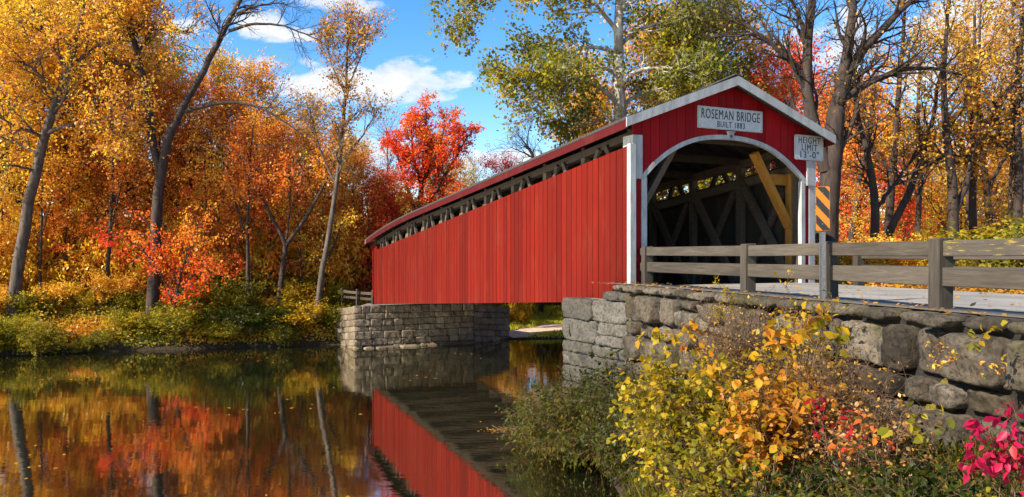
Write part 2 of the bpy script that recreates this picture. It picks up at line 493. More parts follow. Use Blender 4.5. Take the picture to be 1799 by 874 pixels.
def hero_tree(name, base, limbs, leafm, barkm, label, seed, M2=9, L2=2.0, M3=6, L3=1.0, M4=3, L4=.5, per=6, leaf=.16,
              jit=.12, up=.06, n=8, ang=.8, t0=.15, cat='tree', group=None, droop=.3, rmin=.007):
    """limbs: list of (polyline [[x,y,z,r]..], leafy 0..1, M2 factor); every limb sprouts branches and twigs"""
    rng = np.random.default_rng(seed)
    woods, LV, LQ, LT = [], [], [], []
    b = 0
    for pts, leafy, m in limbs:
        o = resample(pts, 14, .02, rng)
        P0, R0 = o[None, :, :3], o[None, :, 3]
        woods.append(tubes(P0, R0, n))
        if m <= 0: continue
        tt0 = t0 if m >= 1 else .5
        Ls = np.linalg.norm(o[-1, :3] - o[0, :3])
        M = max(2, int(round(M2 * max(m, .35))))
        P1, R1 = spawn(rng, P0, R0, M, tt0, 1.0, ang, lambda t: L2 * (1.15 - .6 * t), 7, .16, up, .5, rmin)
        P2, R2 = spawn(rng, P1, R1, M3, .15, 1.0, .7, L3, 5, .2, up * .6, .6, rmin)
        P3, R3 = spawn(rng, P2, R2, M4, .2, 1.0, .7, L4, 3, .2, .02, .6, rmin * .7)
        woods += [tubes(P1, R1, 5), tubes(P2, R2, 4), tubes(P3, R3, 3)]
        if leafy > 0:
            pp = per * leafy
            PL = P3
            if pp < 1:
                PL = P3[rng.random(len(P3)) < pp]; pp = 1
            if len(PL):
                V, Q, T = leaves(rng, PL, int(round(pp)), .1, jit, leaf, leaf * .66, droop, .1, clump_tint(PL, rng))
                LV.append(V); LQ.append(Q + b); LT.append(T); b += len(V)
    t = thing(name, base, label, cat, group)
    W = join(woods)
    np_obj('trunk', W[0], W[1], barkm, t, smooth=True)
    if LV:
        np_obj('crown', np.concatenate(LV), np.concatenate(LQ), leafm, t, np.concatenate(LT))
    return t

def shaped_leaves(rng, P, per, t0, L, W, droop=.25, jit=.01, tbase=None, out=.6, upn=.6):
    """broad pointed leaves, folded along the midrib, for plants near the camera"""
    Nn, K, _ = P.shape
    t = t0 + (1 - t0) * (np.arange(per)[None] + rng.random((Nn, per))) / per
    x = t * (K - 1); i = np.clip(x.astype(int), 0, K - 2); f = (x - i)[..., None]
    n = np.arange(Nn)[:, None]
    tan = unit(P[n, i + 1] - P[n, i])
    p = P[n, i] * (1 - f) + P[n, i + 1] * f + rng.normal(0, jit, (Nn, per, 3))
    rnd = rng.normal(size=p.shape)
    perp = unit(rnd - (rnd * tan).sum(-1, keepdims=True) * tan)
    d = unit(tan * .5 + perp * out + np.array([0, 0, -droop]) + rng.normal(0, .2, p.shape))
    nup = unit(np.array([0, 0, upn]) + rng.normal(0, .45, p.shape))
    s = unit(np.cross(d, nup)); nrm = np.cross(s, d)
    sc = rng.uniform(.55, 1.25, (Nn, per, 1)); l = L * sc; w = W * .5 * sc
    fold = rng.uniform(.05, .3, (Nn, per, 1)) * w; curl = rng.uniform(-.02, .22, (Nn, per, 1)) * l
    b0 = p + d * l * .12
    tip = p + d * l - nrm * curl
    m1 = b0 + d * l * .3 ; m2 = b0 + d * l * .62 - nrm * curl * .35
    def pt(m, k, up): return m + s * w * k + nrm * up
    V = np.stack([b0, pt(m1, 1, fold), pt(m2, .72, fold * .8), tip, pt(m2, -.72, fold * .8), pt(m1, -1, fold), m1, m2], 2).reshape(-1, 8, 3)
    nL = len(V)
    base = (np.arange(nL) * 8)[:, None]
    q = np.array([[0, 6, 1, 1], [6, 7, 2, 1], [7, 3, 2, 2], [0, 5, 6, 6], [5, 4, 7, 6], [4, 3, 7, 7]])
    # keep quads only: merge the end triangles into quads
    q = np.array([[0, 6, 2, 1], [6, 7, 3, 2], [0, 5, 4, 6], [6, 4, 3, 7]])
    Q = (base[:, None, :] + q[None]).reshape(-1, 4)
    tb = rng.normal(.5, .2, (Nn, 1)) if tbase is None else np.asarray(tbase).reshape(Nn, 1)
    tint = np.clip(tb + rng.normal(0, .14, (Nn, per)), 0, 1).ravel()
    return V.reshape(-1, 3), Q, np.repeat(tint, 4)

def bush(name, base, label, leafm, stemm, seed, stems=14, H=1.2, spread=1.0, L=.09, W=.06, M2=8, M3=4, per=5,
         lean=(0, 0), cat='shrub', group=None, L2=.5, L3=.25, shaped=True, tint_up=0.0, droop=.25, rmin=.003, up=.05, r0=.014, grad=None):
    """many-stemmed plant: stems fan out of the base"""
    rng = np.random.default_rng(seed)
    base = np.array(base, float)
    K = 8
    P0 = np.empty((stems, K, 3))
    for j in range(stems):
        a = rng.uniform(0, 2 * math.pi); q = math.sqrt(rng.random())
        d = np.array([math.cos(a) * q * spread + lean[0], math.sin(a) * q * spread + lean[1], rng.uniform(.6, 1.05) * H])
        st = base + np.array([rng.normal(0, .12 * spread), rng.normal(0, .12 * spread), -.05])
        u = np.linspace(0, 1, K)[:, None]
        sag = np.array([d[0], d[1], 0]) * .35 * (u ** 2 - u) + np.array([0, 0, -.25 * q * H]) * u ** 2.5
        P0[j] = st + d * u + sag + rng.normal(0, .02 * H, (K, 3)) * u
    R0 = np.ones((stems, 1)) * (r0 * (1 - .75 * np.linspace(0, 1, K)))[None]
    P1, R1 = spawn(rng, P0, R0, M2, .2, 1, .75, L2, 5, .18, up, .6, rmin)
    woods = [tubes(P0, R0, 5), tubes(P1, R1, 4)]
    PL = P1
    if M3:
        P2, R2 = spawn(rng, P1, R1, M3, .2, 1, .8, L3, 4, .2, up * .5, .6, rmin)
        woods.append(tubes(P2, R2, 3)); PL = P2
    tb = clump_tint(PL, rng, 1.6 / max(H, .5), .28)
    if tint_up:
        zz = PL.mean(1)[:, 2]; zz = (zz - zz.min()) / max(1e-6, np.ptp(zz))
        tb = np.clip(tb + tint_up * (zz - .5), 0, 1)
    if shaped:
        V, Q, T = shaped_leaves(rng, PL, per, .15, L, W, droop, tbase=tb)
    else:
        V, Q, T = leaves(rng, PL, per, .1, .05 * H ** .5, L, W, .15, .2, tb)
    t = thing(name, base, label, cat, group)
    Wd = join(woods)
    np_obj('stem', Wd[0], Wd[1], stemm, t, smooth=True)
    np_obj('foliage', V, Q, leafm, t, T)
    return t

# ------------------------------------------------------------------ terrain
FAR = np.array([(-260, -40), (-120, 5), (-60, 27), (-25.3, 38.7), (-17.9, 41), (-9.6, 43.4), (-2, 45.8), (1.4, 46.4), (12, 46.8), (30, 49), (60, 56), (260, 120)], float)
NEAR = np.array([(260, 100), (60, 47), (30, 41), (14, 35), (6, 28), (2.2, 22.8), (1.7, 21.4), (2.1, 19.2), (2.3, 16), (1.6, 13), (1.0, 10), (0, 7), (-1, 3), (-3, -5), (-30, -40), (-260, -180)], float)

def dist_line(X, Y, L):
    best = np.full(X.shape, 1e9)
    for (x0, y0), (x1, y1) in zip(L[:-1], L[1:]):
        dx, dy = x1 - x0, y1 - y0
        t = np.clip(((X - x0) * dx + (Y - y0) * dy) / (dx * dx + dy * dy), 0, 1)
        best = np.minimum(best, np.hypot(X - x0 - t * dx, Y - y0 - t * dy))
    return best

def inside(X, Y, poly):
    r = np.zeros(X.shape, bool); n = len(poly)
    for i in range(n):
        x0, y0 = poly[i]; x1, y1 = poly[(i + 1) % n]
        c = ((y0 > Y) != (y1 > Y)) & (X < (x1 - x0) * (Y - y0) / (y1 - y0 + 1e-12) + x0)
        r ^= c
    return r
RIVER = np.concatenate([FAR, NEAR])

def sm(x, a, b):
    t = np.clip((x - a) / (b - a), 0, 1)
    return t * t * (3 - 2 * t)

def wall_x(Y):
    return np.where(Y < 19, 2.77 - .269 * (Y - 19), 2.77 - .556 * (Y - 19))

def ground_z(X, Y):
    X = np.asarray(X, float); Y = np.asarray(Y, float)
    df = dist_line(X, Y, FAR); dn = dist_line(X, Y, NEAR)
    riv = inside(X, Y, RIVER)
    yfar = np.interp(X, FAR[:, 0], FAR[:, 1])
    isfar = (~riv) & (Y > yfar - .01)
    lump = .35 * np.sin(X * .23 + 1.1) * np.sin(Y * .19) + .18 * np.sin(X * .61) * np.cos(Y * .47 + X * .2)
    # far bank: steep lip, shelf, then a wooded rise; a low beach right of the far abutment
    hb = 1 - sm(X, -3.0, -.3) * (1 - sm(X, 15, 30) * .45)
    zf = hb * (.85 * sm(df, 0, .9) + 1.55 * sm(df, .7, 6)) + (1 - hb) * (.10 * sm(df, 0, .5) + .035 * df)
    zf = zf + .13 * np.clip(df - 15, 0, 60) * (1 - .45 * sm(X, -6, 4) * (1 - sm(X, 18, 40))) + lump * sm(df, 3, 9)
    # near land
    zplat = np.minimum(4.02, .15 + .95 * dn)
    zplat = np.where(Y > 26, zplat + .05 * np.clip(Y - 26, 0, 40) * 0, zplat)
    zb = np.minimum(1.05 * np.minimum(dn, 1.5) + .35 * np.clip(dn - 1.5, 0, None), 3.3) + lump * .2 * sm(dn, .5, 2)
    front = (Y < 21.5) & (X < wall_x(Y) + .35)
    zn = np.where(front, zb, zplat)
    zr = -np.minimum(1.4, .6 * np.minimum(df, dn))
    return np.where(riv, zr, np.where(isfar, zf, zn))

def gz(x, y):
    return float(ground_z(np.array([x]), np.array([y]))[0])

def ground():
    def axis(lo, hi, fine_lo, fine_hi, step, n):
        a = np.arange(fine_lo, fine_hi, step)
        l = fine_lo - np.geomspace(step, fine_lo - lo, n)[::-1]
        r = fine_hi + np.geomspace(step, hi - fine_hi, n)
        return np.unique(np.concatenate([l, a, r]))
    xs = axis(-600, 600, -34, 40, .45, 26); ys = axis(-250, 900, -4, 62, .45, 30)
    X, Y = np.meshgrid(xs, ys)
    Z = ground_z(X, Y)
    V = np.stack([X, Y, Z], -1).reshape(-1, 3)
    nx, ny = len(xs), len(ys)
    i = np.arange(nx * ny).reshape(ny, nx)
    Q = np.stack([i[:-1, :-1], i[:-1, 1:], i[1:, 1:], i[1:, :-1]], -1).reshape(-1, 4)
    m, nt, out = new_mat('leaf_strewn_ground')
    v = mapped(nt, 'Object')
    n1 = noise_n(nt, v, 9, 7, .72); n2 = noise_n(nt, v, .35, 4, .6); n3 = noise_n(nt, v, 30, 3, .7)
    c = ramp(nt, n1, [(.3, (.035, .022, .010)), (.45, (.11, .06, .015)), (.58, (.26, .13, .02)), (.72, (.36, .20, .03))])
    c = mixc(nt, ramp(nt, n2, [(.45, (0, 0, 0)), (.62, (.7, .7, .7))]), c, ramp(nt, n3, [(.35, (.06, .075, .012)), (.65, (.20, .19, .025))]))
    ge = N(nt, 'ShaderNodeNewGeometry'); sx = N(nt, 'ShaderNodeSeparateXYZ'); nt.links.new(ge.outputs['Position'], sx.inputs[0])
    wet = math_n(nt, 'ADD', sx.outputs[2], math_n(nt, 'MULTIPLY', n2, .8))
    c = mixc(nt, ramp(nt, math_n(nt, 'MULTIPLY', wet, .5), [(.35, (1, 1, 1)), (.62, (0, 0, 0))]), c, ramp(nt, n1, [(.35, (.018, .013, .008)), (.7, (.075, .052, .03))]))
    finish(nt, out, c, .95, n1, .8, .06, .1)
    o = np_obj('ground', V, Q, m, smooth=True)
    tag(o, 'leaf strewn ground of both river banks rising into the wooded hills', 'ground', kind='structure')
ground()

def water():
    m, nt, out = new_mat('dark_river_water')
    tc = N(nt, 'ShaderNodeTexCoord')
    def wav(scale, rot, s):
        mp = N(nt, 'ShaderNodeMapping'); mp.inputs['Scale'].default_value = scale; mp.inputs['Rotation'].default_value = (0, 0, rot)
        nt.links.new(tc.outputs['Object'], mp.inputs[0])
        return noise_n(nt, mp.outputs[0], s, 3, .5)
    h = math_n(nt, 'ADD', wav((.7, 1.6, 1), .2, 1.1), math_n(nt, 'MULTIPLY', wav((.8, 2.2, 1), -.3, 4.0), .22))
    bn = N(nt, 'ShaderNodeBump', inp={'Strength': .036, 'Distance': .1})
    nt.links.new(h, bn.inputs['Height'])
    b = N(nt, 'ShaderNodeBsdfPrincipled')
    b.inputs['Base Color'].default_value = (.008, .009, .004, 1)
    b.inputs['Roughness'].default_value = .02
    b.inputs['IOR'].default_value = 9.0
    b.inputs['Specular Tint'].default_value = (1, .97, .88, 1)
    nt.links.new(bn.outputs[0], b.inputs['Normal']); nt.links.new(b.outputs[0], out.inputs[0])
    V = np.array([(-400, -200, 0), (400, -200, 0), (400, 260, 0), (-400, 260, 0)], float)
    o = np_obj('water', V, [[0, 1, 2, 3]], m)
    tag(o, 'still dark river water mirroring the autumn trees and red bridge', 'river', kind='structure')
water()

# ------------------------------------------------------------------ stone walls
def stone_run(rng, p0, p1, courses, lens, depth=.3, rough=.05, gap=.022, zt0=0.0, zt1=0.0, pill=.05, jit=.12, tlo=0., thi=1., nf=.05, wob=.018, cr=.35, edg=.04):
    """blocks of a wall face from p0 to p1 (plan, seen from the right-hand side of p0->p1 reversed normal);
    courses = [(z_low, z_high)], z offset grows linearly from zt0 to zt1. returns V,Q,T"""
    p0 = np.array(p0, float); p1 = np.array(p1, float)
    L = np.linalg.norm(p1 - p0); a = (p1 - p0) / L
    nrm = np.array([a[1], -a[0]])
    VV, QQ, TT = [], [], []; b = 0
    def block(s0, s1, z0, z1, t, out):
        nonlocal b
        nu = max(4, min(40, int((s1 - s0) / nf))); nv = max(3, min(24, int((z1 - z0) / nf)))
        u = np.linspace(0, 1, nu + 1); v = np.linspace(0, 1, nv + 1)
        UU, VVv = np.meshgrid(u, v)
        edge = np.minimum(np.minimum(UU, 1 - UU) * (s1 - s0), np.minimum(VVv, 1 - VVv) * (z1 - z0))
        pil = pill * sm(edge, -.004, edg) + rng.normal(0, .03) * (UU - .5) * (s1 - s0) + rng.normal(0, .05) * (VVv - .5) * (z1 - z0)
        S = s0 + (s1 - s0) * UU; Z = z0 + (z1 - z0) * VVv
        # wander the outline so joints are not straight, break the face into rough facets
        off = rng.uniform(0, 100)
        disp = np.empty_like(S); dz = np.empty_like(S); ds = np.empty_like(S)
        for i in range(S.shape[0]):
            for j in range(S.shape[1]):
                q = Vector((S[i, j] * 2.4 + off, Z[i, j] * 2.4, off))
                vq = q * 1.25; vo = noise.voronoi(vq); vd = vo[0]; fc = (vq - vo[1][0]).dot(noise.cell_vector(vo[1][0] * 17.3))
                disp[i, j] = (noise.fractal(q * 1.3, 1.0, 2.1, 4) * .40 + fc * .85 + (vd[1] - vd[0]) * .15 - .08) * rough
                dz[i, j] = noise.fractal(q * 1.3 + Vector((9, 3, 1)), .8, 2.1, 3) * wob
                ds[i, j] = noise.fractal(q * 1.3 + Vector((1, 7, 4)), .8, 2.1, 3) * wob
        cu = np.clip(.10 - np.minimum(UU, 1 - UU) * (s1 - s0), 0, None); cv = np.clip(.10 - np.minimum(VVv, 1 - VVv) * (z1 - z0), 0, None)
        cs = cu * cv * cr * 10
        S2 = S + ds + np.where(UU < .5, cs, -cs); Z2 = Z + dz + np.where(VVv < .5, cs, -cs)
        frac = np.clip(S2 / L, 0, 1)
        o = pil + disp + out
        X = p0[0] + a[0] * S2 + nrm[0] * o; Y = p0[1] + a[1] * S2 + nrm[1] * o
        zz = Z2 + zt0 + (zt1 - zt0) * frac
        front = np.stack([X, Y, zz], -1).reshape(-1, 3)
        idx = np.arange(len(front)).reshape(nv + 1, nu + 1) + b
        Q = np.stack([idx[:-1, :-1], idx[:-1, 1:], idx[1:, 1:], idx[1:, :-1]], -1).reshape(-1, 4)
        ring = np.concatenate([idx[0, :-1], idx[:-1, -1], idx[-1, ::-1][:-1], idx[::-1, 0][:-1]])
        fr = front[ring - b]
        back = fr - np.array([nrm[0], nrm[1], 0]) * depth
        bi = np.arange(len(ring)) + b + len(front)
        Qs = np.stack([ring, bi, np.roll(bi, -1), np.roll(ring, -1)], -1)
        VV.append(np.concatenate([front, back])); QQ.append(np.concatenate([Q, Qs]))
        TT.append(np.full(len(Q) + len(Qs), t)); b += len(front) + len(back)
    for z0, z1 in courses:
        s = -rng.uniform(0, .15)
        while s < L - .05:
            w = rng.uniform(*lens)
            if L - (s + w) < lens[0] * .6: w = L - s
            a0, a1 = max(s, 0) + gap / 2, min(s + w, L) - gap / 2
            h = z1 - z0
            if h > .6 and rng.random() < .3:
                k = rng.uniform(.35, .65)
                block(a0, a1, z0 + gap / 2, z0 + h * k - gap / 2, rng.uniform(tlo, thi), rng.uniform(-.3, .3) * jit)
                block(a0, a1, z0 + h * k + gap / 2, z1 - gap / 2, rng.uniform(tlo, thi), rng.uniform(-.3, .3) * jit)
            else:
                e = rng.uniform(-.05, .05) * min(1, h) if len(courses) > 1 else 0
                block(a0, a1, z0 + gap / 2, z1 - gap / 2 + 0 * e, rng.uniform(tlo, thi), rng.uniform(-.4, .4) * jit)
            s += w
    return np.concatenate(VV), np.concatenate(QQ), np.concatenate(TT)

def courses_from(top, bottom, hs):
    c = []; z = top; k = 0
    while z > bottom:
        h = hs[k % len(hs)]; c.append((z - h, z)); z -= h; k += 1
    return c

WALL_A = np.array([1.38, 21.5]); WALL_B = np.array([2.77, 19.0])
WDIR = np.array([.269, -1.0]) / math.hypot(.269, 1)
WALL_E = WALL_B + WDIR * 15.0
WN = np.array([WDIR[1], -WDIR[0]])          # outward: towards the river
ZCAP = HC - .69                              # top of the cap stones
def wall_pt(s, o=0.0):                       # along wing wall from B, o = outward
    return WALL_B + WDIR * s + WN * o

def near_walls():
    rng = np.random.default_rng(5)
    t = thing('wing_wall', (*wall_pt(7), .0), 'long rough boulder retaining wall carrying the approach road and its plank fence', 'stone wall')
    V, Q, T = stone_run(rng, WALL_B, WALL_E, courses_from(ZCAP - .2, 0.6, [.64, .36, .58, .46, .55, .4]), (.42, 1.0), .34, .09, .06, pill=.075, jit=.34, nf=.026, wob=.020, cr=.38, edg=.035)
    np_obj('masonry', V, Q, STONE, t, T)
    capA = WALL_B - WDIR * .75
    V, Q, T = stone_run(rng, capA, WALL_E, [(ZCAP - .2, ZCAP)], (.42, 1.0), .66, .06, .06, pill=.04, jit=.30, nf=.026, wob=.016, cr=.35)
    V[:, :2] += WN * .05
    np_obj('cap_course', V, Q, CAPST, t, T)
    mb = MB()
    a, b_ = wall_pt(.02, -.16), wall_pt(15, -.16)
    c_, d_ = wall_pt(15, -.62), wall_pt(.02, -.62)
    z0, z1 = .3, ZCAP - .05
    mb.hexa([(*a, z0), (*b_, z0), (*c_, z0), (*d_, z0), (*a, z1), (*b_, z1), (*c_, z1), (*d_, z1)])
    mb.build('joint_filling', MORTAR, t)
    # grey abutment below the bridge
    t2 = thing('near_abutment', (*((WALL_A + WALL_B) / 2), 0), 'tall grey block abutment holding the near end of the red bridge', 'bridge abutment')
    za = HC - 1.13
    hs = [.56, .60, .30, .36, .44, .5]
    V, Q, T = stone_run(rng, WALL_A, WALL_B + (WALL_B - WALL_A) * .001, courses_from(za, -.4, hs), (1.1, 2.1), .35, .075, .022, pill=.02, jit=.14, nf=.04, wob=.022, cr=.4)
    np_obj('masonry', V, Q, STONEG, t2, T)
    ax = np.array([-.423, .907]); bx = np.array([.906, .423])
    C = WALL_A + bx * 7.0
    V, Q, T = stone_run(rng, C, WALL_A, courses_from(za, -.4, hs), (.8, 1.6), .35, .09, .03, pill=.04, jit=.1, nf=.12)
    np_obj('return_masonry', V, Q, STONEG, t2, T)
    # step course filling between the abutment top and the cap stones
    q0 = WALL_A + (WALL_B - WALL_A) * .62
    V, Q, T = stone_run(rng, q0, WALL_B + WDIR * .05, [(za + .01, ZCAP - .2)], (.5, .9), .5, .08, .03, pill=.03, jit=.1, wob=.03)
    V[:, :2] -= WN * .02
    np_obj('step_course', V, Q, STONEG, t2, T)
    mb = MB()
    D = WALL_B + bx * 7.0
    P = [WALL_A + bx * .12 - ax * .0 + WN * -.05, WALL_B + bx * .12, D, C + np.array([0, -.1])]
    mb.hexa([(*p, -.6) for p in P] + [(*p, za - .03) for p in P])
    mb.build('core', flat_mat('abutment_core', (.12, .11, .095), .95, (.22, .20, .17), 5), t2)
near_walls()

# ------------------------------------------------------------------ road, verge
def road():
    m, nt, out = new_mat('worn_grey_asphalt')
    v = mapped(nt, 'Object')
    n1 = noise_n(nt, v, 40, 5, .7); n2 = noise_n(nt, v, .9, 4, .6)
    c = ramp(nt, n1, [(.3, (.23, .205, .17)), (.7, (.36, .325, .27))])
    c = mixc(nt, ramp(nt, n2, [(.4, (.8, .8, .8)), (.62, (0, 0, 0))]), c, (.19, .17, .145))
    finish(nt, out, c, .9, n1, .4, .01, .2)
    ys = np.linspace(20.6, -14, 40)
    fx = lambda y: 3.62 + .269 * (19.8 - y)
    gx = lambda y: 8.55 + .269 * (22.3 - y)
    V = []; Q = []
    for i, y in enumerate(ys):
        V += [(fx(y), y, 4.155), (gx(y), y, 4.155)]
    # apron that meets the bridge floor
    for i in range(len(ys) - 1):
        Q.append([2 * i, 2 * i + 2, 2 * i + 3, 2 * i + 1])
    k = len(V)
    V += [(3.2, 20.35, 4.155), (8.7, 22.95, 4.155)]
    Q.append([k, 0, 1, k + 1])
    o = np_obj('road', np.array(V, float), Q, m)
    tag(o, 'worn grey road leading into the covered bridge', 'road', kind='structure')
    m2 = flat_mat('gritty_verge', (.10, .085, .065), .95, (.24, .20, .15), 18, .1, .8)
    V = []; Q = []
    for y in ys:
        w = wall_x(np.array(y)) ; V += [(float(w) + .35, y, 4.222), (fx(y) + .12, y, 4.222), (fx(y) + .12, y, 4.10)]
    for i in range(len(ys) - 1):
        a = 3 * i
        Q += [[a, a + 3, a + 4, a + 1], [a + 1, a + 4, a + 5, a + 2]]
    o = np_obj('verge', np.array(V, float), Q, m2)
    tag(o, 'strip of gritty verge between the cap stones and the road', 'verge', kind='structure')
    # sandy path on the low far bank
    pts = [(-.6, 47.4), (.6, 48.2), (2.2, 50.0), (4.2, 53.5), (7.5, 56), (12, 58)]
    o2 = resample([(x, y, 0) for x, y in pts], 24)
    V = []; Q = []
    for i in range(24):
        d = o2[min(i + 1, 23)] - o2[max(i - 1, 0)]; d /= np.linalg.norm(d)
        n_ = np.array([-d[1], d[0]])
        for s in (-1.25, -.4, .4, 1.25):
            x, y = o2[i][:2] + n_ * s * (1 + .2 * math.sin(i * 1.7))
            V.append((x, y, gz(x, y) + .035))
    for i in range(23):
        for j in range(3):
            a = 4 * i + j; Q.append([a, a + 1, a + 5, a + 4])
    m3 = flat_mat('sandy_path', (.42, .29, .19), .95, (.60, .45, .31), 3, .1, .6)
    tag(np_obj('path', np.array(V), Q, m3), 'pale sandy path on the far bank seen beneath the bridge', 'path', kind='structure')
road()

# ------------------------------------------------------------------ covered bridge
LP = np.array([3.02, 20.0]); AX = np.array([-.4224, .9064]); BX = np.array([.9064, .4224])
LEN = 24.93; WID = 6.32
def BP(s, u, z):
    p = LP + AX * s + BX * u
    return np.array([p[0], p[1], HC + z])
def drop(s): return 2.56 * s / LEN
def dropb(s): return 1.47 * s / LEN
def droop(s): return .0055 * max(0.0, s - 17.0) ** 2
def wtop(s): return 2.84 - drop(s)
def wbot(s): return -1.16 - dropb(s)
def deckz(s): return -.775 - dropb(s)
def eave(s): return 3.45 - .0844 * s - float(droop(s))       # top of the roof edge
def ridge(s): return 4.80 - .0844 * s - float(droop(s))

bridge = thing('covered_bridge', (*(LP + AX * LEN / 2 + BX * WID / 2), HC - 1.5), 'long red covered bridge with white trimmed arched portal crossing the river', 'bridge')

def bridge_sides():
    rng = random.Random(3)
    for u0, name in ((0.0, 'siding'), (WID - .03, 'siding')):
        mb = MB(); s = .07; pitch = .30
        near = u0 == 0
        while s < LEN - .02:
            e = min(s + pitch - .022, LEN - .02)
            du = rng.uniform(-.004, .004); ua, ub = u0 + du, u0 + du + .028
            zb = rng.uniform(-.004, .004)
            P = lambda ss, uu, z: BP(ss, uu, z)
            b0, b1 = wbot(s) + zb, wbot(e) + zb
            mb.hexa([P(s, ua, b0), P(e, ua, b1), P(e, ub, b1), P(s, ub, b0), P(s, ua, wtop(s)), P(e, ua, wtop(e)), P(e, ub, wtop(e)), P(s, ub, wtop(s))], rng.random())
            s += pitch
        o = mb.build(name, RED_SIDE, bridge)
        # dark inner lining behind the boards, with nailers
        mb = MB(); ui = .032 if near else WID - .062
        s = .03; k = 0
        while s < LEN - .05:
            e = min(s + .30, LEN - .03)
            zz = [BP(s, ui, wbot(s) + .02), BP(e - .01, ui, wbot(e) + .02), BP(e - .01, ui + .028, wbot(e) + .02), BP(s, ui + .028, wbot(s) + .02)]
            zt = [BP(s, ui, wtop(s) - .02), BP(e - .01, ui, wtop(e) - .02), BP(e - .01, ui + .028, wtop(e) - .02), BP(s, ui + .028, wtop(s) - .02)]
            mb.hexa(zz + zt, rng.random()); s += .30
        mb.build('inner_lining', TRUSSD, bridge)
bridge_sides()

def bridge_truss():
    for side in (0, 1):
        um = .30 if side == 0 else WID - .30
        pan = 2.4; n = 10
        post = [.35 + pan * k for k in range(n + 1)]
        def zt(s): return eave(s) - .38
        def zb(s): return deckz(s) + .02
        # chords and the top plate
        mb = MB(); mb.bar(BP(.1, um, wtop(.1) - .28), BP(LEN - .1, um, wtop(LEN - .1) - .28), .24, .26); mb.build('middle_chord', TRUSSW, bridge)
        mb = MB()
        for k in range(12):
            s0, s1 = LEN * k / 12, LEN * (k + 1) / 12
            mb.bar(BP(s0 + .02, um, eave(s0) - .30), BP(s1 + .02, um, eave(s1) - .30), .26, .20)
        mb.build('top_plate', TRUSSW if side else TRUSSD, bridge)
        mb = MB(); mb.bar(BP(.05, um, deckz(0) - .22), BP(LEN - .05, um, deckz(LEN) - .22), .30, .34); mb.build('bottom_chord', TRUSSW, bridge)
        inn = .14 if side == 0 else -.14
        for k, s in enumerate(post):
            mb = MB(); mb.bar(BP(s, um, zb(s)), BP(s, um, zt(s) - .02), .20, .22, up=(AX[0], AX[1], 0), t=(k * .37) % 1)
            mb.build('truss_post', TRUSSW, bridge)
            if k < n:
                s2 = post[k + 1]
                mb = MB(); mb.bar(BP(s + .1, um + inn, zb(s) + .05), BP(s2 - .1, um + inn, zt(s2) - .35), .13, .24, t=(k * .61) % 1); mb.build('brace', TRUSSW, bridge)
                mb = MB(); mb.bar(BP(s + .1, um - inn * .4, zt(s) - .35), BP(s2 - .1, um - inn * .4, zb(s2) + .05), .11, .19, t=(k * .23) % 1); mb.build('counter_brace', TRUSSW, bridge)
                # short slanted struts in the open strip below the eaves
                for q, dr in ((.28, .35), (.72, -.35)):
                    ss = s + pan * q
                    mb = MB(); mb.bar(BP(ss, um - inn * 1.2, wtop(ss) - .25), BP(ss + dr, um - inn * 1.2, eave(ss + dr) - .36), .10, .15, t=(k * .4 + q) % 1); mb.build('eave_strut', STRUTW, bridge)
    # tie beams and rafters
    for k in range(11):
        s = .35 + 2.4 * k
        mb = MB(); mb.bar(BP(s, .2, eave(s) - .22), BP(s, WID - .2, eave(s) - .22), .18, .22); mb.build('tie_beam', TRUSSD, bridge)
    mb = MB()
    for k in range(42):
        s = .15 + k * (LEN - .3) / 41
        for u0 in (-.2, WID + .2):
            mb.bar(BP(s, u0, eave(s) - .13), BP(s, WID / 2, ridge(s) - .16), .06, .13)
    mb.build('rafter', TRUSSD, bridge)['kind'] = 'stuff'
    # floor
    mb = MB(); s = 0
    rng = random.Random(8)
    while s < LEN:
        e = min(s + .28, LEN)
        a, b_ = deckz(s), deckz(e)
        mb.hexa([BP(s, .12, a - .06), BP(e - .01, .12, b_ - .06), BP(e - .01, WID - .12, b_ - .06), BP(s, WID - .12, a - .06),
                 BP(s, .12, a), BP(e - .01, .12, b_), BP(e - .01, WID - .12, b_), BP(s, WID - .12, a)], rng.random())
        s += .28
    mb.build('deck', TRUSSW, bridge)
    mb = MB()
    for k in range(15):
        s = .3 + k * (LEN - .6) / 14
        mb.bar(BP(s, .08, deckz(s) - .22), BP(s, WID - .08, deckz(s) - .22), .22, .28)
    mb.build('floor_beams', TRUSSD, bridge)
    # knee brace and block inside the portal, sunlight put into their ochre colour
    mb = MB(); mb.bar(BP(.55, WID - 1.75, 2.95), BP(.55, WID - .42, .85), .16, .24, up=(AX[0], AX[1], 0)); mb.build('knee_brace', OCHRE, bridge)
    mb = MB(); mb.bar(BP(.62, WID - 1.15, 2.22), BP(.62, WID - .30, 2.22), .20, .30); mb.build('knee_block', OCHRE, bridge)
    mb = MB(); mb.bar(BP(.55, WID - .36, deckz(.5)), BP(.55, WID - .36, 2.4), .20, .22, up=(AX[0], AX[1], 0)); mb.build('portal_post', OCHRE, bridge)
    mb = MB(); mb.bar(BP(.55, 1.75, 2.95), BP(.55, .42, .85), .16, .24, up=(AX[0], AX[1], 0)); mb.build('knee_brace', TRUSSW, bridge)
bridge_truss()

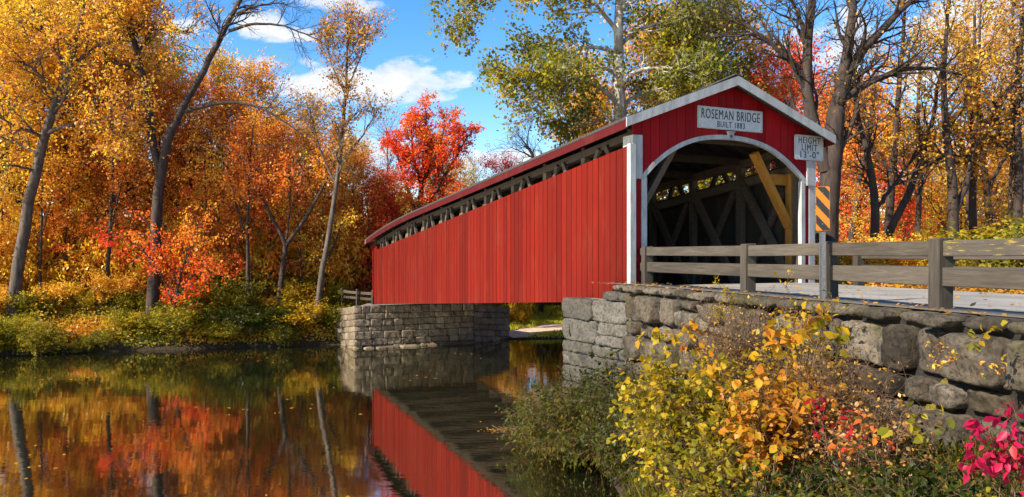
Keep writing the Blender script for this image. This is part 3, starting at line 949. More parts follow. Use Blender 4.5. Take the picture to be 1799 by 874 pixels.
OV = .36     # roof overhang along the sides
FO = .42     # overhang in front of the portal
def bridge_roof():
    ss = [-FO] + [LEN * k / 26 for k in range(27)] + [LEN + FO]
    mb = MB(); um = WID / 2
    th = .07
    for side in (0, 1):
        ue = -OV if side == 0 else WID + OV
        def Ez(s): return eave(s)
        rows = []
        for s in ss:
            rows.append([BP(s, ue, Ez(s) - th), BP(s, um, ridge(s) - th), BP(s, um, ridge(s)), BP(s, ue, Ez(s))])
        for a, b_ in zip(rows[:-1], rows[1:]):
            mb.hexa(a + b_)
    roof = mb.build('roof', SHINGLE, bridge)
    mb = MB()
    for a, b_ in zip(ss[:-1], ss[1:]):
        mb.bar(BP(a, um, ridge(a) + .02), BP(b_, um, ridge(b_) + .02), .24, .04)
    mb.build('ridge_cap', SHINGLE, roof)
    for ue in (-OV + .012, WID + OV - .012):
        mb = MB()
        for a, b_ in zip(ss[:-1], ss[1:]):
            mb.bar(BP(a, ue, eave(a) - th - .115), BP(b_, ue, eave(b_) - th - .115), .028, .21)
        mb.build('fascia', RED_EDGE, roof)
    # soffit boards
    for ua, ub in ((-OV + .03, .0), (WID, WID + OV - .03)):
        mb = MB()
        for a, b_ in zip(ss[:-1], ss[1:]):
            f0, f1 = (ua + OV) / (um + OV), (ub + OV) / (um + OV)
            za = lambda s, u: eave(s) + (ridge(s) - eave(s)) * (min(u, WID - u) + OV) / (um + OV) - th - .035
            mb.hexa([BP(a, ua, za(a, ua)), BP(a, ub, za(a, ub)), BP(a, ub, za(a, ub) + .02), BP(a, ua, za(a, ua) + .02),
                     BP(b_, ua, za(b_, ua)), BP(b_, ub, za(b_, ub)), BP(b_, ub, za(b_, ub) + .02), BP(b_, ua, za(b_, ua) + .02)])
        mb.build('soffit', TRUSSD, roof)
    # rake boards at both ends
    for s, dz in ((-FO - .02, 0), (LEN + FO + .02, 0)):
        for side in (0, 1):
            ue = -OV - .03 if side == 0 else WID + OV + .03
            sc = min(max(s, -FO), LEN + FO)
            sl = (ridge(sc) - eave(sc)) / (um + OV)
            w = .24
            ze = eave(sc) - .03 * sl
            a = [BP(s, ue, ze - w - .02), BP(s, um, ridge(sc) - w - .02), BP(s, um, ridge(sc) - .02), BP(s, ue, ze - .02)]
            mb = MB(); mb.prism(a, np.array([AX[0], AX[1], 0]) * .035 * (1 if s < 0 else -1))
            mb.build('rake_board', WHITE, roof)
bridge_roof()

def portal_uz(px, py):
    k = (px - CX) / F
    t = (LP[0] - k * LP[1]) / (k * BX[1] - BX[0])
    return t, (CY - py) / F * (LP[1] + BX[1] * t)

ARCH = [(1126, 309), (1150, 282), (1175, 262.5), (1200, 249), (1230, 240), (1262, 238), (1300, 241), (1330, 248.5), (1355, 260), (1380, 279), (1400, 299), (1417, 320)]
AU = resample([(*portal_uz(x, y), 0) for x, y in ARCH], 40)[:, :2]
def arch_z(u): return float(np.interp(u, AU[:, 0], AU[:, 1]))

def portal(s0, sign, full):
    """boarded gable with its arch trim; s0 = plane along the bridge, sign = which way it faces"""
    um = WID / 2
    base = lambda z: z - (0 if full else drop(LEN))
    def zroof(u):
        sc = 0 if full else LEN
        return eave(sc) + (ridge(sc) - eave(sc)) * (min(u, WID - u) + OV) / (um + OV) - .10
    fw = np.array([AX[0], AX[1], 0]) * sign
    rng = random.Random(11)
    P = lambda u, z, f=0.0: BP(s0, u, z) + fw * f
    grp = MB(); u = .06; w = .275
    while u < WID - .08:
        e = min(u + w, WID - .06)
        ul, ur = u + .007, e - .007
        a = max(AU[0, 0], ul); b_ = min(AU[-1, 0], ur)
        us = np.linspace(ul, ur, 4)
        lo = [P(x, base(arch_z(np.clip(x, AU[0, 0], AU[-1, 0])) + (.0))) for x in us]
        top = [P(x, zroof(x)) for x in (us[::-1] if not (ul < um < ur) else [ur, um, ul])]
        grp.prism(lo + top, fw * .03, rng.random())
        u = e
    g = grp.build('gable_boarding', RED_GABLE, bridge)
    # dark backing just behind the boards closes the joints
    mb = MB(); us = np.linspace(.07, WID - .07, 41)
    for x0, x1 in zip(us[:-1], us[1:]):
        lo0, lo1 = base(arch_z(x0)) + .02, base(arch_z(x1)) + .02
        mb.prism([P(x0, lo0, -.012), P(x1, lo1, -.012), P(x1, zroof(x1), -.012), P(x0, zroof(x0), -.012)], -fw * .02)
    mb.build('backing', TRUSSD, g)
    # white arch trim
    mb = MB()
    N_ = len(AU)
    T = np.gradient(AU, axis=0); T /= np.linalg.norm(T, axis=1)[:, None]
    nn = np.stack([T[:, 1], -T[:, 0]], 1)          # points down, into the opening
    up = AU - nn * .015; dn = AU + nn * .105
    for i in range(N_ - 1):
        q = [P(*up[i], .045), P(*up[i + 1], .045), P(*dn[i + 1], .045), P(*dn[i], .045)]
        if not full: q = [p - np.array([0, 0, drop(LEN)]) for p in q]
        mb.prism(q, -fw * .10)
    mb.build('arch_trim', WHITE, bridge)
    def vboard(u0, u1, zlo, zhi, f, th, mat, name, parent=bridge):
        m_ = MB(); m_.prism([P(u0, zlo, f), P(u1, zlo, f), P(u1, zhi, f), P(u0, zhi, f)], -fw * th, .5)
        return m_.build(name, mat, parent, bevel=.004)
    fl = deckz(0 if full else LEN) - .02
    spr = base(arch_z(.31)) ; spr2 = base(arch_z(6.0))
    lo_left = wbot(0) + .3 if full else fl
    vboard(-.06, .115, lo_left, wtop(0) + .03 - (0 if full else drop(LEN)), .10, .16, WHITE if full else RED_SIDE, 'corner_board')
    vboard(.118, .335, fl, spr + .1, .0, .05, RED_GABLE, 'flank_panel')
    vboard(.338, .50, fl, spr - .02, .03, .14, WHITE, 'jamb_board')
    vboard(5.81, 5.955, fl, spr2 - .02, .03, .14, WHITE, 'jamb_board')
    vboard(5.958, 6.105, fl, spr2 + .1, .0, .05, RED_GABLE, 'flank_panel')
    vboard(6.108, WID + .02, fl, base(2.65), .02, .12, WHITE, 'corner_board')
    # white boxed eave returns
    vboard(.036, .335, base(1.98), base(3.10), .07, .46, WHITE if full else RED_SIDE, 'eave_return')
    vboard(5.985, WID, base(2.02), base(3.10), .07, .50, WHITE, 'eave_return')
    if full:
        ku, kz = portal_uz(1281, 240)
        k = vboard(ku - .10, ku + .10, kz - .10, kz + .10, .09, .06, WHITE, 'keystone_block')
        m_ = MB(); m_.prism([P(ku - .04, kz - .05, .095), P(ku + .04, kz - .05, .095), P(ku + .04, kz + .03, .095), P(ku - .04, kz + .03, .095)], -fw * .01)
        m_.build('keystone_vent', BOLT, k)
        m_ = MB(); m_.prism([P(ku - .12, kz + .10, .11), P(ku + .12, kz + .10, .11), P(ku + .12, kz + .125, .11), P(ku - .12, kz + .125, .11)], -fw * .09)
        m_.build('keystone_cap', WHITE, k)
portal(0.0, -1, True)
portal(LEN, 1, False)

# ------------------------------------------------------------------ signs
def lettering(text, size, p, right, up, mat, parent, name='lettering', space=1.0, width=1.0, weight=0.0):
    cu = bpy.data.curves.new(name, 'FONT')
    cu.body = text; cu.size = size; cu.align_x = 'CENTER'; cu.align_y = 'CENTER'; cu.extrude = .003
    cu.space_character = space; cu.offset = weight
    tmp = bpy.data.objects.new('tmp_text', cu); COL.objects.link(tmp)
    dg = bpy.context.evaluated_depsgraph_get()
    me = bpy.data.meshes.new_from_object(tmp.evaluated_get(dg))
    COL.objects.unlink(tmp); bpy.data.objects.remove(tmp)
    right = np.array(right, float); up = np.array(up, float); nrm = np.cross(right, up)
    o0 = origin_of(parent)
    xs = [v.co.x for v in me.vertices]; squash = width / (max(xs) - min(xs)); xm = (max(xs) + min(xs)) / 2
    for v in me.vertices:
        v.co.x -= xm
        w = p + right * v.co.x * squash + up * v.co.y + nrm * v.co.z - o0
        v.co = [float(c) for c in w]
    me.materials.clear(); me.materials.append(mat); me.name = name
    o = bpy.data.objects.new(name, me)
    return link(o, parent)

def board_sign(name, label, cat, quad_px, f, lines, corner=.03):
    """flat framed sign on the portal; quad_px = left,right,top,bottom in the portal plane"""
    (ul, zt), (ur, _) = portal_uz(quad_px[0], quad_px[2]), portal_uz(quad_px[1], quad_px[2])
    zb = portal_uz(quad_px[0], quad_px[3])[1]
    fw = -np.array([AX[0], AX[1], 0])
    P = lambda u, z, ff=0.0: BP(0, u, z) + fw * (f + ff)
    um, zm = (ul + ur) / 2, (zt + zb) / 2
    t = thing(name, P(um, zb), label, cat)
    def rr(g):
        c = corner
        a, b_, c0, d = ul + g, ur - g, zb + g, zt - g
        return [(a + c, c0), (b_ - c, c0), (b_, c0 + c), (b_, d - c), (b_ - c, d), (a + c, d), (a, d - c), (a, c0 + c)]
    mb = MB(); mb.prism([P(u, z, .0) for u, z in rr(0)], -fw * .03); mb.build('sign_frame', SIGNE, t)
    mb = MB(); mb.prism([P(u, z, .006) for u, z in rr(.022)], -fw * .02); mb.build('sign_face', SIGNW, t)
    R = np.array([BX[0], BX[1], 0]); U = np.array([0, 0, 1.0])
    for txt, frac, size, sq, sp in lines:
        lettering(txt, size, P(um, zb + (zt - zb) * frac, .009), R, U, INK, t, width=sq * (ur - ul), space=sp, weight=.0)
    for (du, dz) in ((.06, .06), (-.06, .06), (.06, -.06), (-.06, -.06)):
        mb = MB(); uu = (ul if du > 0 else ur) + du; zz = (zb if dz > 0 else zt) + dz
        mb.cyl(P(uu, zz, .0), P(uu, zz, .012), .012, 8); mb.build('screw', BOLT, t)
    return t
board_sign('name_sign', 'wide white board reading ROSEMAN BRIDGE BUILT 1883 on the gable', 'sign', (1223, 1336.5, 186, 225), .075,
           [('ROSEMAN BRIDGE', .645, .37, .90, 1.12), ('BUILT 1883', .22, .225, .42, 1.18)], .02)
board_sign('height_sign', 'squarish white HEIGHT LIMIT 13 foot sign at the portal corner under the eave', 'sign', (1391.5, 1441.5, 237, 281), .11,
           [('HEIGHT', .78, .27, .76, 1.15), ('LIMIT', .49, .27, .54, 1.2), ("13'-0\"", .20, .27, .64, 1.12)], .04)

# ------------------------------------------------------------------ near plank fences
def fence(name, label, pts, zb, H, side, rails, post=(.2, .24), stub=None, mats=(POSTW, RAILW), lich=(), bolts=True, group=None):
    """pts plan positions of posts; rails = [(z0,z1)] above base; side = offset of the rails"""
    t = thing(name, (*pts[len(pts) // 2], zb), label, 'fence', group)
    pts = [np.array(p, float) for p in pts]
    for i, p in enumerate(pts):
        q = pts[min(i + 1, len(pts) - 1)]; r = pts[max(i - 1, 0)]
        d = (q - r) / np.linalg.norm(q - r); n_ = np.array([d[1], -d[0]])
        mb = MB()
        a = d * post[0] / 2; b_ = n_ * post[1] / 2
        lean = .012 * math.sin(i * 2.3)
        bot = [(*(p - a - b_), zb - .12), (*(p + a - b_), zb - .12), (*(p + a + b_), zb - .12), (*(p - a + b_), zb - .12)]
        off = np.array([lean, 0])
        top = [(*(p - a - b_ + off), zb + H), (*(p + a - b_ + off), zb + H), (*(p + a + b_ + off), zb + H - .01), (*(p - a + b_ + off), zb + H - .01)]
        mb.hexa(bot + top, (i * .37) % 1)
        po = mb.build('post', mats[0], t, bevel=.012)
        if bolts:
            for hz in (.25, .32, .72, .80):
                mb = MB(); c = p - side * n_ * (post[1] / 2) + d * (.045 if hz in (.25, .8) else -.045)
                mb.cyl((*c, zb + hz), (*(c - side * n_ * .016), zb + hz), .016, 8); mb.build('bolt', BOLT, po)
    for i in range(len(pts) - 1):
        p, q = pts[i], pts[i + 1]
        d = (q - p) / np.linalg.norm(q - p); n_ = np.array([d[1], -d[0]])
        for j, (z0, z1) in enumerate(rails):
            o = n_ * side * (.02 + .012 * ((i + j) % 2))
            w0 = .008 * math.sin(i * 3.1 + j); 
            mb = MB(); mb.bar((*(p + d * post[0] * .48 + o), zb + (z0 + z1) / 2 + w0), (*(q - d * post[0] * .48 + o), zb + (z0 + z1) / 2 - w0), .075, z1 - z0, t=(i * .45 + j * .3) % 1)
            r = mb.build('rail', RAILL if (i, j) in lich else mats[1], t, bevel=.01)
            if (i, j) in lich: tag(r, 'plank patched with yellow lichen')
    if stub:
        p = pts[0]; d = (pts[1] - p) / np.linalg.norm(pts[1] - p); n_ = np.array([d[1], -d[0]])
        for j, (z0, z1) in enumerate(rails):
            mb = MB(); mb.bar((*(p - d * post[0] * .48 + n_ * side * .03), zb + (z0 + z1) / 2), (*(p - d * stub + n_ * side * .03), zb + (z0 + z1) / 2), .07, z1 - z0 - .03)
            mb.build('rail', mats[1], t, bevel=.01)
    return t
ZF = HC - .675
fence('plank_fence', 'grey two plank fence on the stone wall in front of the portal', [(3.42, 19.8), (4.64, 15.4), (5.28, 13.04), (5.77, 10.54), (6.5, 7.8), (7.2, 5.0)], ZF, .92, 1,
      [(.27, .52), (.675, .885)], stub=.42, lich=((3, 1),))
fence('far_plank_fence', 'grey two plank fence along the far side of the road by the woods', [(9.3, 21.0), (10.08, 18.1), (10.86, 15.2), (11.64, 12.3), (12.4, 9.4)], HC - .74, .90, -1,
      [(.27, .50), (.66, .88)], bolts=False)
fence('bank_fence', 'small plank fence sloping down beside the far end of the bridge', [(-7.75, 43.6), (-8.9, 45.0), (-10.1, 46.6), (-11.4, 48.6)], HC - 2.72, .82, 1,
      [(.22, .36), (.52, .68)], post=(.13, .13), bolts=False)

def hazard_marker():
    p = at(1445, 430, 12.75); x, y = p[0], p[1]
    t = thing('hazard_marker', (x, y, ZF), 'black and orange striped hazard panel on a steel post by the fence', 'road sign')
    d = unit(np.array([-x * .55, -y])); r = np.array([-d[1], d[0]])      # faces traffic, roughly towards the river bank path
    if r[0] < 0: r = -r
    R = np.array([r[0], r[1], 0]); Fw = np.array([d[0], d[1], 0])
    mb = MB()
    c = np.array([x, y, 0])
    for q in (-1, 1):
        mb.prism([c + R * q * .045 + Fw * .01 + np.array([0, 0, ZF - .1]), c + R * q * .03 + Fw * .01 + np.array([0, 0, ZF - .1]),
                  c + R * q * .03 + Fw * .01 + np.array([0, 0, HC + .95]), c + R * q * .045 + Fw * .01 + np.array([0, 0, HC + .95])], -Fw * .03)
    mb.prism([c - R * .03 + np.array([0, 0, ZF - .1]), c + R * .03 + np.array([0, 0, ZF - .1]), c + R * .03 + np.array([0, 0, HC + .95]), c - R * .03 + np.array([0, 0, HC + .95])], -Fw * .005)
    mb.build('steel_post', STEEL, t)
    zc = HC + (450 - 367) / F * 12.75; w, h = .108, .36
    base = c + Fw * .02 + np.array([0, 0, zc]) + R * .0
    Q = lambda a, b_, f=0.: base + R * a + np.array([0, 0, 1.0]) * b_ + Fw * f
    k = .02
    mb = MB(); mb.prism([Q(-w + k, -h), Q(w - k, -h), Q(w, -h + k), Q(w, h - k), Q(w - k, h), Q(-w + k, h), Q(-w, h - k), Q(-w, -h + k)], -Fw * .006)
    pan = mb.build('marker_panel', HAZO, t)
    mb = MB(); ms = 1.15; ww = w - .006
    def clip(poly, axis, val, keep_less):
        out = []
        for i in range(len(poly)):
            a, b_ = poly[i], poly[(i + 1) % len(poly)]
            ia = (a[axis] <= val) if keep_less else (a[axis] >= val)
            ib = (b_[axis] <= val) if keep_less else (b_[axis] >= val)
            if ia: out.append(a)
            if ia != ib:
                f = (val - a[axis]) / (b_[axis] - a[axis]); out.append((a[0] + f * (b_[0] - a[0]), a[1] + f * (b_[1] - a[1])))
        return out
    for z0 in (.51, .21, -.09, -.39):                    # top edge height at the panel's left side; stripes fall to the right
        poly = [(-ww, z0), (ww, z0 - 2 * ww * ms), (ww, z0 - 2 * ww * ms - .15), (-ww, z0 - .15)]
        poly = clip(clip(poly, 1, h - .006, True), 1, -h + .006, False)
        if len(poly) > 2:
            mb.prism([Q(a, b_, .0035) for a, b_ in poly], -Fw * .003)
    mb.build('stripes', HAZB, pan)
    for b_ in (-.25, .25):
        mb = MB(); mb.cyl(Q(0, b_, .003), Q(0, b_, .012), .011, 8); mb.build('bolt', STEEL, t)
hazard_marker()

# ------------------------------------------------------------------ far abutment
def far_abutment():
    rng = np.random.default_rng(17)
    t = thing('far_abutment', (-5.2, 43, 0), 'pale coursed stone abutment under the far end of the red bridge', 'bridge abutment')
    F0 = np.array([-8.37, 41.5]); F1 = np.array([-2.16, 44.4])
    hs = [.42, .30, .36, .30, .40, .34, .36]
    zt = HC - 2.66
    # faces run left to right as seen from the water side
    V, Q, T = stone_run(rng, F0, F1, courses_from(zt, -.5, hs), (.45, 1.1), .3, .05, .012, pill=.006, jit=.12, nf=.06, wob=.012, cr=.15)
    np_obj('masonry', V, Q, STONEF, t, T)
    G = np.array([-10.5, 45.2])
    V, Q, T = stone_run(rng, G, F0, courses_from(zt, -.5, hs), (.5, 1.1), .3, .05, .012, zt0=-.45, zt1=0, pill=.006, jit=.12, nf=.07, wob=.012, cr=.15)
    np_obj('return_masonry', V, Q, STONEF, t, T)
    K = np.array([-.15, 46.5]); F1b = F1 + np.array([.03, .05])
    V, Q, T = stone_run(rng, F1b, K, courses_from(zt - .12, -.5, [.36, .34, .38, .34]), (.4, .8), .3, .04, .012, zt0=0, zt1=-.25, pill=.006, jit=.1, nf=.07, wob=.012, cr=.15)
    np_obj('wing_masonry', V, Q, STONEF, t, T)
    mb = MB()
    q = [F0 + np.array([.1, .12]), F1 + np.array([0, .12]), K + np.array([-.05, .1]), np.array([-2.5, 49]), np.array([-8.8, 47.5]), G + np.array([.15, .1])]
    mb.prism([(*p, -.6) for p in q], (0, 0, zt + .6 - .5))
    mb.build('core', MORTAR, t)
    q = [F0 + np.array([.12, .15]), F1 + np.array([0.05, .15]), np.array([-3.4, 47.5]), np.array([-8.2, 45.0])]
    mb = MB(); mb.prism([(*p, zt - .5) for p in q], (0, 0, .46)); mb.build('bridge_seat', flat_mat('bridge_seat_stone', (.12, .11, .09), .95, (.22, .2, .17), 4), t)
    # ledge stones at the foot
    V, Q, T = stone_run(rng, F0 + np.array([.6, -.22]), F1 + np.array([.3, -.12]), [(-.35, .10)], (.6, 1.4), .35, .06, .03, pill=.03, jit=.25, nf=.12)
    np_obj('footing', V, Q, STONEF, t, T)
far_abutment()

# ------------------------------------------------------------------ trees
def pl(d, *pts):
    """limb from picture coordinates at one depth: (px, py, radius_m[, extra depth])"""
    o = []
    for p in pts:
        dd = d + (p[3] if len(p) > 3 else 0)
        o.append([*at(p[0], p[1], dd), p[2]])
    return o

def groundbase(px, d):
    x = (px - CX) / F * d
    return (x, d, gz(x, d))

# --- the trees whose trunks one recognises ---------------------------------
def hero_trees():
    d = 42.2; b = groundbase(14, d)
    hero_tree('golden_tree', b, [
        (pl(d, (12, 600, .36), (20, 540, .34), (32, 470, .32), (55, 330, .28), (80, 228, .24), (118, 125, .19), (145, 50, .14), (152, -30, .08)), .7, .7),
        (pl(d, (78, 235, .12), (110, 222, .10, -.4), (150, 214, .07, -1), (215, 216, .04, -1.5)), .6, .6),
        (pl(d, (122, 118, .12), (160, 90, .10, .3), (205, 62, .08, .6), (262, 25, .04, 1)), 1, 1),
        (pl(d, (118, 125, .12), (80, 60, .09, .5), (40, -10, .05, 1)), 1, 1),
        (pl(d, (100, 170, .10), (60, 120, .08, -1), (0, 90, .05, -2), (-50, 80, .03, -2)), 1, 1),
        (pl(d, (60, 300, .08), (25, 290, .06, -1), (-30, 300, .03, -2)), .4, .6)],
        LM['gold'], BARKG, 'pale barked leaning golden tree at the water, farthest from the bridge', 21, M2=15, L2=3.1, M3=8, L3=1.5, M4=5, L4=.6, per=9, leaf=.155, ang=.95, group=None)
    d = 43.0; b = groundbase(268, d)
    hero_tree('forked_tree', b, [
        (pl(d, (268, 560, .36), (270, 500, .33), (274, 400, .30), (282, 300, .27), (300, 225, .24)), .0, 0),
        (pl(d, (280, 300, .22), (264, 235, .20), (258, 160, .19), (243, 95, .17), (228, 40, .14), (215, -40, .09)), .6, .9),
        (pl(d, (243, 90, .12), (222, 45, .09, .6), (180, -10, .06, 1)), 1.0, 1),
        (pl(d, (262, 170, .08), (225, 190, .06, -.5), (180, 235, .03, -1)), .7, .8),
        (pl(d, (235, 60, .09), (270, 52, .06, .3), (330, 55, .03, .5)), .25, .7),
        (pl(d, (298, 235, .21), (318, 195, .20), (345, 148, .18), (385, 72, .15), (418, 10, .12), (445, -50, .07)), .03, .9),
        (pl(d, (320, 197, .13), (350, 187, .11), (395, 179, .09), (440, 181, .07), (490, 205, .05), (545, 250, .03)), .05, .8),
        (pl(d, (402, 55, .10), (440, 42, .08), (485, 42, .06), (520, 52, .045), (560, 70, .03)), .0, .8),
        (pl(d, (415, 25, .08), (450, 10, .06), (500, 5, .03)), .0, .6)],
        LM['amber'], BARK, 'big dark forked tree leaning over the far water edge, bare towards the bridge', 22, M2=10, L2=2.6, M3=8, L3=1.35, M4=4, L4=.6, per=8, leaf=.155, ang=.8)
    d = 43.6; b = groundbase(556, d)
    hero_tree('slim_tree', b, [
        (pl(d, (555, 560, .17), (562, 500, .16), (576, 420, .14), (594, 310, .12), (606, 200, .09), (612, 100, .06), (608, 28, .03)), .9, 3.0),
        (pl(d, (598, 290, .06), (640, 235, .045), (665, 190, .025)), .6, .8),
        (pl(d, (592, 330, .06), (560, 260, .045), (545, 190, .025)), .6, .8),
        (pl(d, (608, 170, .05), (580, 110, .035), (575, 60, .02)), 1, 1),
        (pl(d, (609, 160, .05), (635, 100, .035), (640, 55, .02)), 1, 1)],
        LM['rust'], BARKG, 'tall slim sparse tree rising highest beside the far end of the bridge', 23, M2=9, L2=1.7, M3=6, L3=.9, M4=4, L4=.5, per=4, leaf=.15, ang=.7, t0=.45, up=.12)
    d = 45.0; b = groundbase(492, d)
    hero_tree('forked_sapling', b, [
        (pl(d, (490, 530, .17), (496, 480, .15), (502, 430, .14)), 0, 0),
        (pl(d, (502, 432, .11), (480, 385, .095), (458, 345, .08), (440, 300, .05), (432, 250, .03)), 1, 1),
        (pl(d, (502, 432, .12), (530, 395, .105), (555, 352, .085), (580, 305, .06), (600, 250, .03)), 1, 1),
        (pl(d, (503, 420, .07), (510, 370, .05), (508, 310, .03)), 1, 1)],
        LM['orange'], BARK, 'slender tree splitting into a wide vee among orange leaves by the far bank', 24, M2=9, L2=1.7, M3=6, L3=.9, M4=4, L4=.5, per=7, leaf=.15, ang=.8, t0=.4)
    # red branches layered in front of the forked trunk
    d = 41.8; b = groundbase(322, d)
    hero_tree('red_understory_tree', b, [
        (pl(d, (300, 575, .08), (312, 500, .07), (330, 440, .05), (345, 400, .03)), .5, 1),
        (pl(d, (305, 540, .05), (280, 470, .04, -.5), (240, 430, .03, -.8), (195, 405, .02, -1)), 1.2, 1.6),
        (pl(d, (306, 530, .05), (340, 480, .04, -.4), (375, 470, .03, -.6), (380, 485, .02, -.8)), 1.2, 1.6),
        (pl(d, (312, 500, .04), (280, 440, .03, -.6), (255, 385, .02, -1)), 1.2, 1.4),
        (pl(d, (320, 470, .04), (350, 410, .03, -.6), (340, 378, .02, -1)), 1.2, 1.4)],
        LM['red'], BARK, 'bright red layered understory tree in front of the big forked trunk', 25, M2=7, L2=1.1, M3=4, L3=.6, M4=3, L4=.35, per=4, leaf=.15, ang=1.2, up=-.03, droop=.0)
    d = 58.0; b = groundbase(733, d)
    hero_tree('red_maple', b, [
        (pl(d, (733, 500, .30), (736, 400, .26), (742, 320, .20), (748, 250, .13), (748, 195, .06)), 1, 2.2),
        (pl(d, (737, 390, .15), (715, 330, .12), (700, 280, .08), (690, 250, .04)), 1, 1.2),
        (pl(d, (738, 380, .15), (775, 320, .12), (805, 270, .08), (822, 238, .04)), 1, 1.3),
        (pl(d, (742, 330, .12), (765, 270, .09), (785, 215, .05)), 1, 1.2),
        (pl(d, (742, 330, .12), (725, 270, .09), (722, 215, .05)), 1, 1.1),
        (pl(d, (736, 400, .12), (690, 380, .09), (665, 360, .05)), 1, 1.1),
        (pl(d, (737, 395, .12), (775, 375, .09), (800, 345, .05)), 1, 1)],
        LM['red'], BARK, 'tall scarlet maple standing against the sky above the bridge roof', 26, M2=9, L2=1.65, M3=7, L3=1.0, M4=4, L4=.5, per=9, leaf=.17, ang=.75, t0=.2)
    d = 66; b = groundbase(958, d)
    hero_tree('bare_tree', b, [
        (pl(d, (960, 430, .22), (955, 330, .18), (945, 290, .13), (930, 262, .08), (912, 240, .04)), 0, 1.2),
        (pl(d, (948, 300, .10), (935, 275, .07), (895, 258, .03)), 0, 1),
        (pl(d, (940, 280, .08), (925, 250, .05), (930, 225, .03)), 0, 1)],
        LM['rust'], BARK, 'small bare tree poking above the bridge roof under the sycamore branches', 27, M2=8, L2=1.8, M3=6, L3=1.0, M4=4, L4=.5, ang=.6, rmin=.012)
    d = 48.5; b = groundbase(1092, d)
    S = [
        (pl(d, (1092, 520, .52), (1091, 350, .46), (1090, 215, .42), (1087, 140, .36), (1086, 60, .31), (1088, -20, .26), (1092, -90, .18)), .6, 1.6),
        (pl(d, (1086, 185, .17), (1068, 160, .15, -.5), (1035, 143, .12, -1.2), (990, 140, .09, -2), (940, 135, .06, -2.6), (880, 150, .035, -3)), 1, 1.6),
        (pl(d, (1086, 100, .16), (1066, 85, .13, .6), (1030, 82, .10, 1), (985, 95, .06, 1.4), (935, 100, .03, 1.6)), 1, 1.4),
        (pl(d, (1086, 60, .15), (1066, 30, .13, -.6), (1040, 0, .10, -1), (1000, -30, .06, -1.4)), 1, 1.3),
        (pl(d, (1088, -10, .15), (1040, -45, .12, -1), (970, -55, .09, -1.6), (890, -30, .06, -2), (830, 10, .04, -2.2), (775, 50, .02, -2.3)), .9, 2.0),
        (pl(d, (990, 140, .05), (960, 175, .035), (930, 195, .02)), .5, .7),
        (pl(d, (1092, 190, .15), (1110, 172, .12, .5), (1145, 160, .09, .9), (1190, 150, .05, 1.2)), 1, 1.3),
        (pl(d, (1092, 150, .15), (1106, 130, .13, -.5), (1140, 118, .10, -.9), (1185, 120, .06, -1.3), (1240, 125, .03, -1.5)), 1, 1.5),
        (pl(d, (1090, 80, .15), (1115, 55, .12, .6), (1160, 40, .09, 1), (1220, 40, .04, 1.4)), 1, 1.4),
        (pl(d, (1090, 20, .15), (1125, -10, .12, -.6), (1190, -25, .08, -1), (1250, 0, .04, -1.3)), 1, 1.4),
        (pl(d, (1091, 215, .12), (1070, 205, .10, .8), (1040, 215, .07, 1.4), (1005, 235, .03, 1.8)), 1, 1),
        (pl(d, (1085, 130, .12), (1060, 118, .09, -1.2), (1020, 120, .06, -2), (960, 165, .03, -2.4)), 1, 1)]
    hero_tree('sycamore', b, S, LM['sycamore'], BARKS, 'great pale trunked sycamore with green and yellow leaves rising behind the bridge roof', 28,
              M2=10, L2=2.3, M3=7, L3=1.2, M4=4, L4=.6, per=5, leaf=.25, jit=.2, ang=.8, t0=.3, up=.02, rmin=.011)
    d = 27.5; b = groundbase(1450, d)
    hero_tree('dark_tree', b, [
        (pl(d, (1450, 470, .44), (1452, 400, .40), (1458, 320, .36), (1464, 250, .33), (1470, 190, .30)), 0, .0),
        (pl(d, (1468, 200, .24), (1482, 130, .20), (1494, 70, .17), (1498, 0, .13), (1500, -70, .08)), .04, 1.1),
        (pl(d, (1470, 190, .24), (1492, 120, .20), (1520, 80, .17), (1560, 40, .13), (1610, -5, .09), (1650, -50, .05)), .04, 1.3),
        (pl(d, (1474, 180, .15), (1510, 155, .13), (1550, 132, .11), (1600, 118, .085), (1640, 118, .06), (1690, 132, .035)), .04, 1),
        (pl(d, (1452, 300, .26), (1438, 250, .24), (1424, 210, .22), (1416, 150, .19), (1420, 80, .16), (1426, 0, .12), (1430, -60, .08)), .02, 1.1),
        (pl(d, (1416, 145, .13), (1398, 115, .12), (1370, 88, .10), (1340, 66, .08), (1300, 35, .05), (1262, 12, .03)), .02, 1.2),
        (pl(d, (1420, 90, .10), (1408, 40, .08), (1385, -10, .05)), .02, 1),
        (pl(d, (1460, 290, .10), (1490, 240, .09), (1505, 190, .07), (1510, 120, .04)), .04, 1)],
        LM['rust'], BARK, 'massive dark nearly bare tree just behind the portal corner', 29, M2=9, L2=2.1, M3=6, L3=1.2, M4=4, L4=.6, per=6, leaf=.12, ang=.65, up=.05, t0=.12, rmin=.0065)
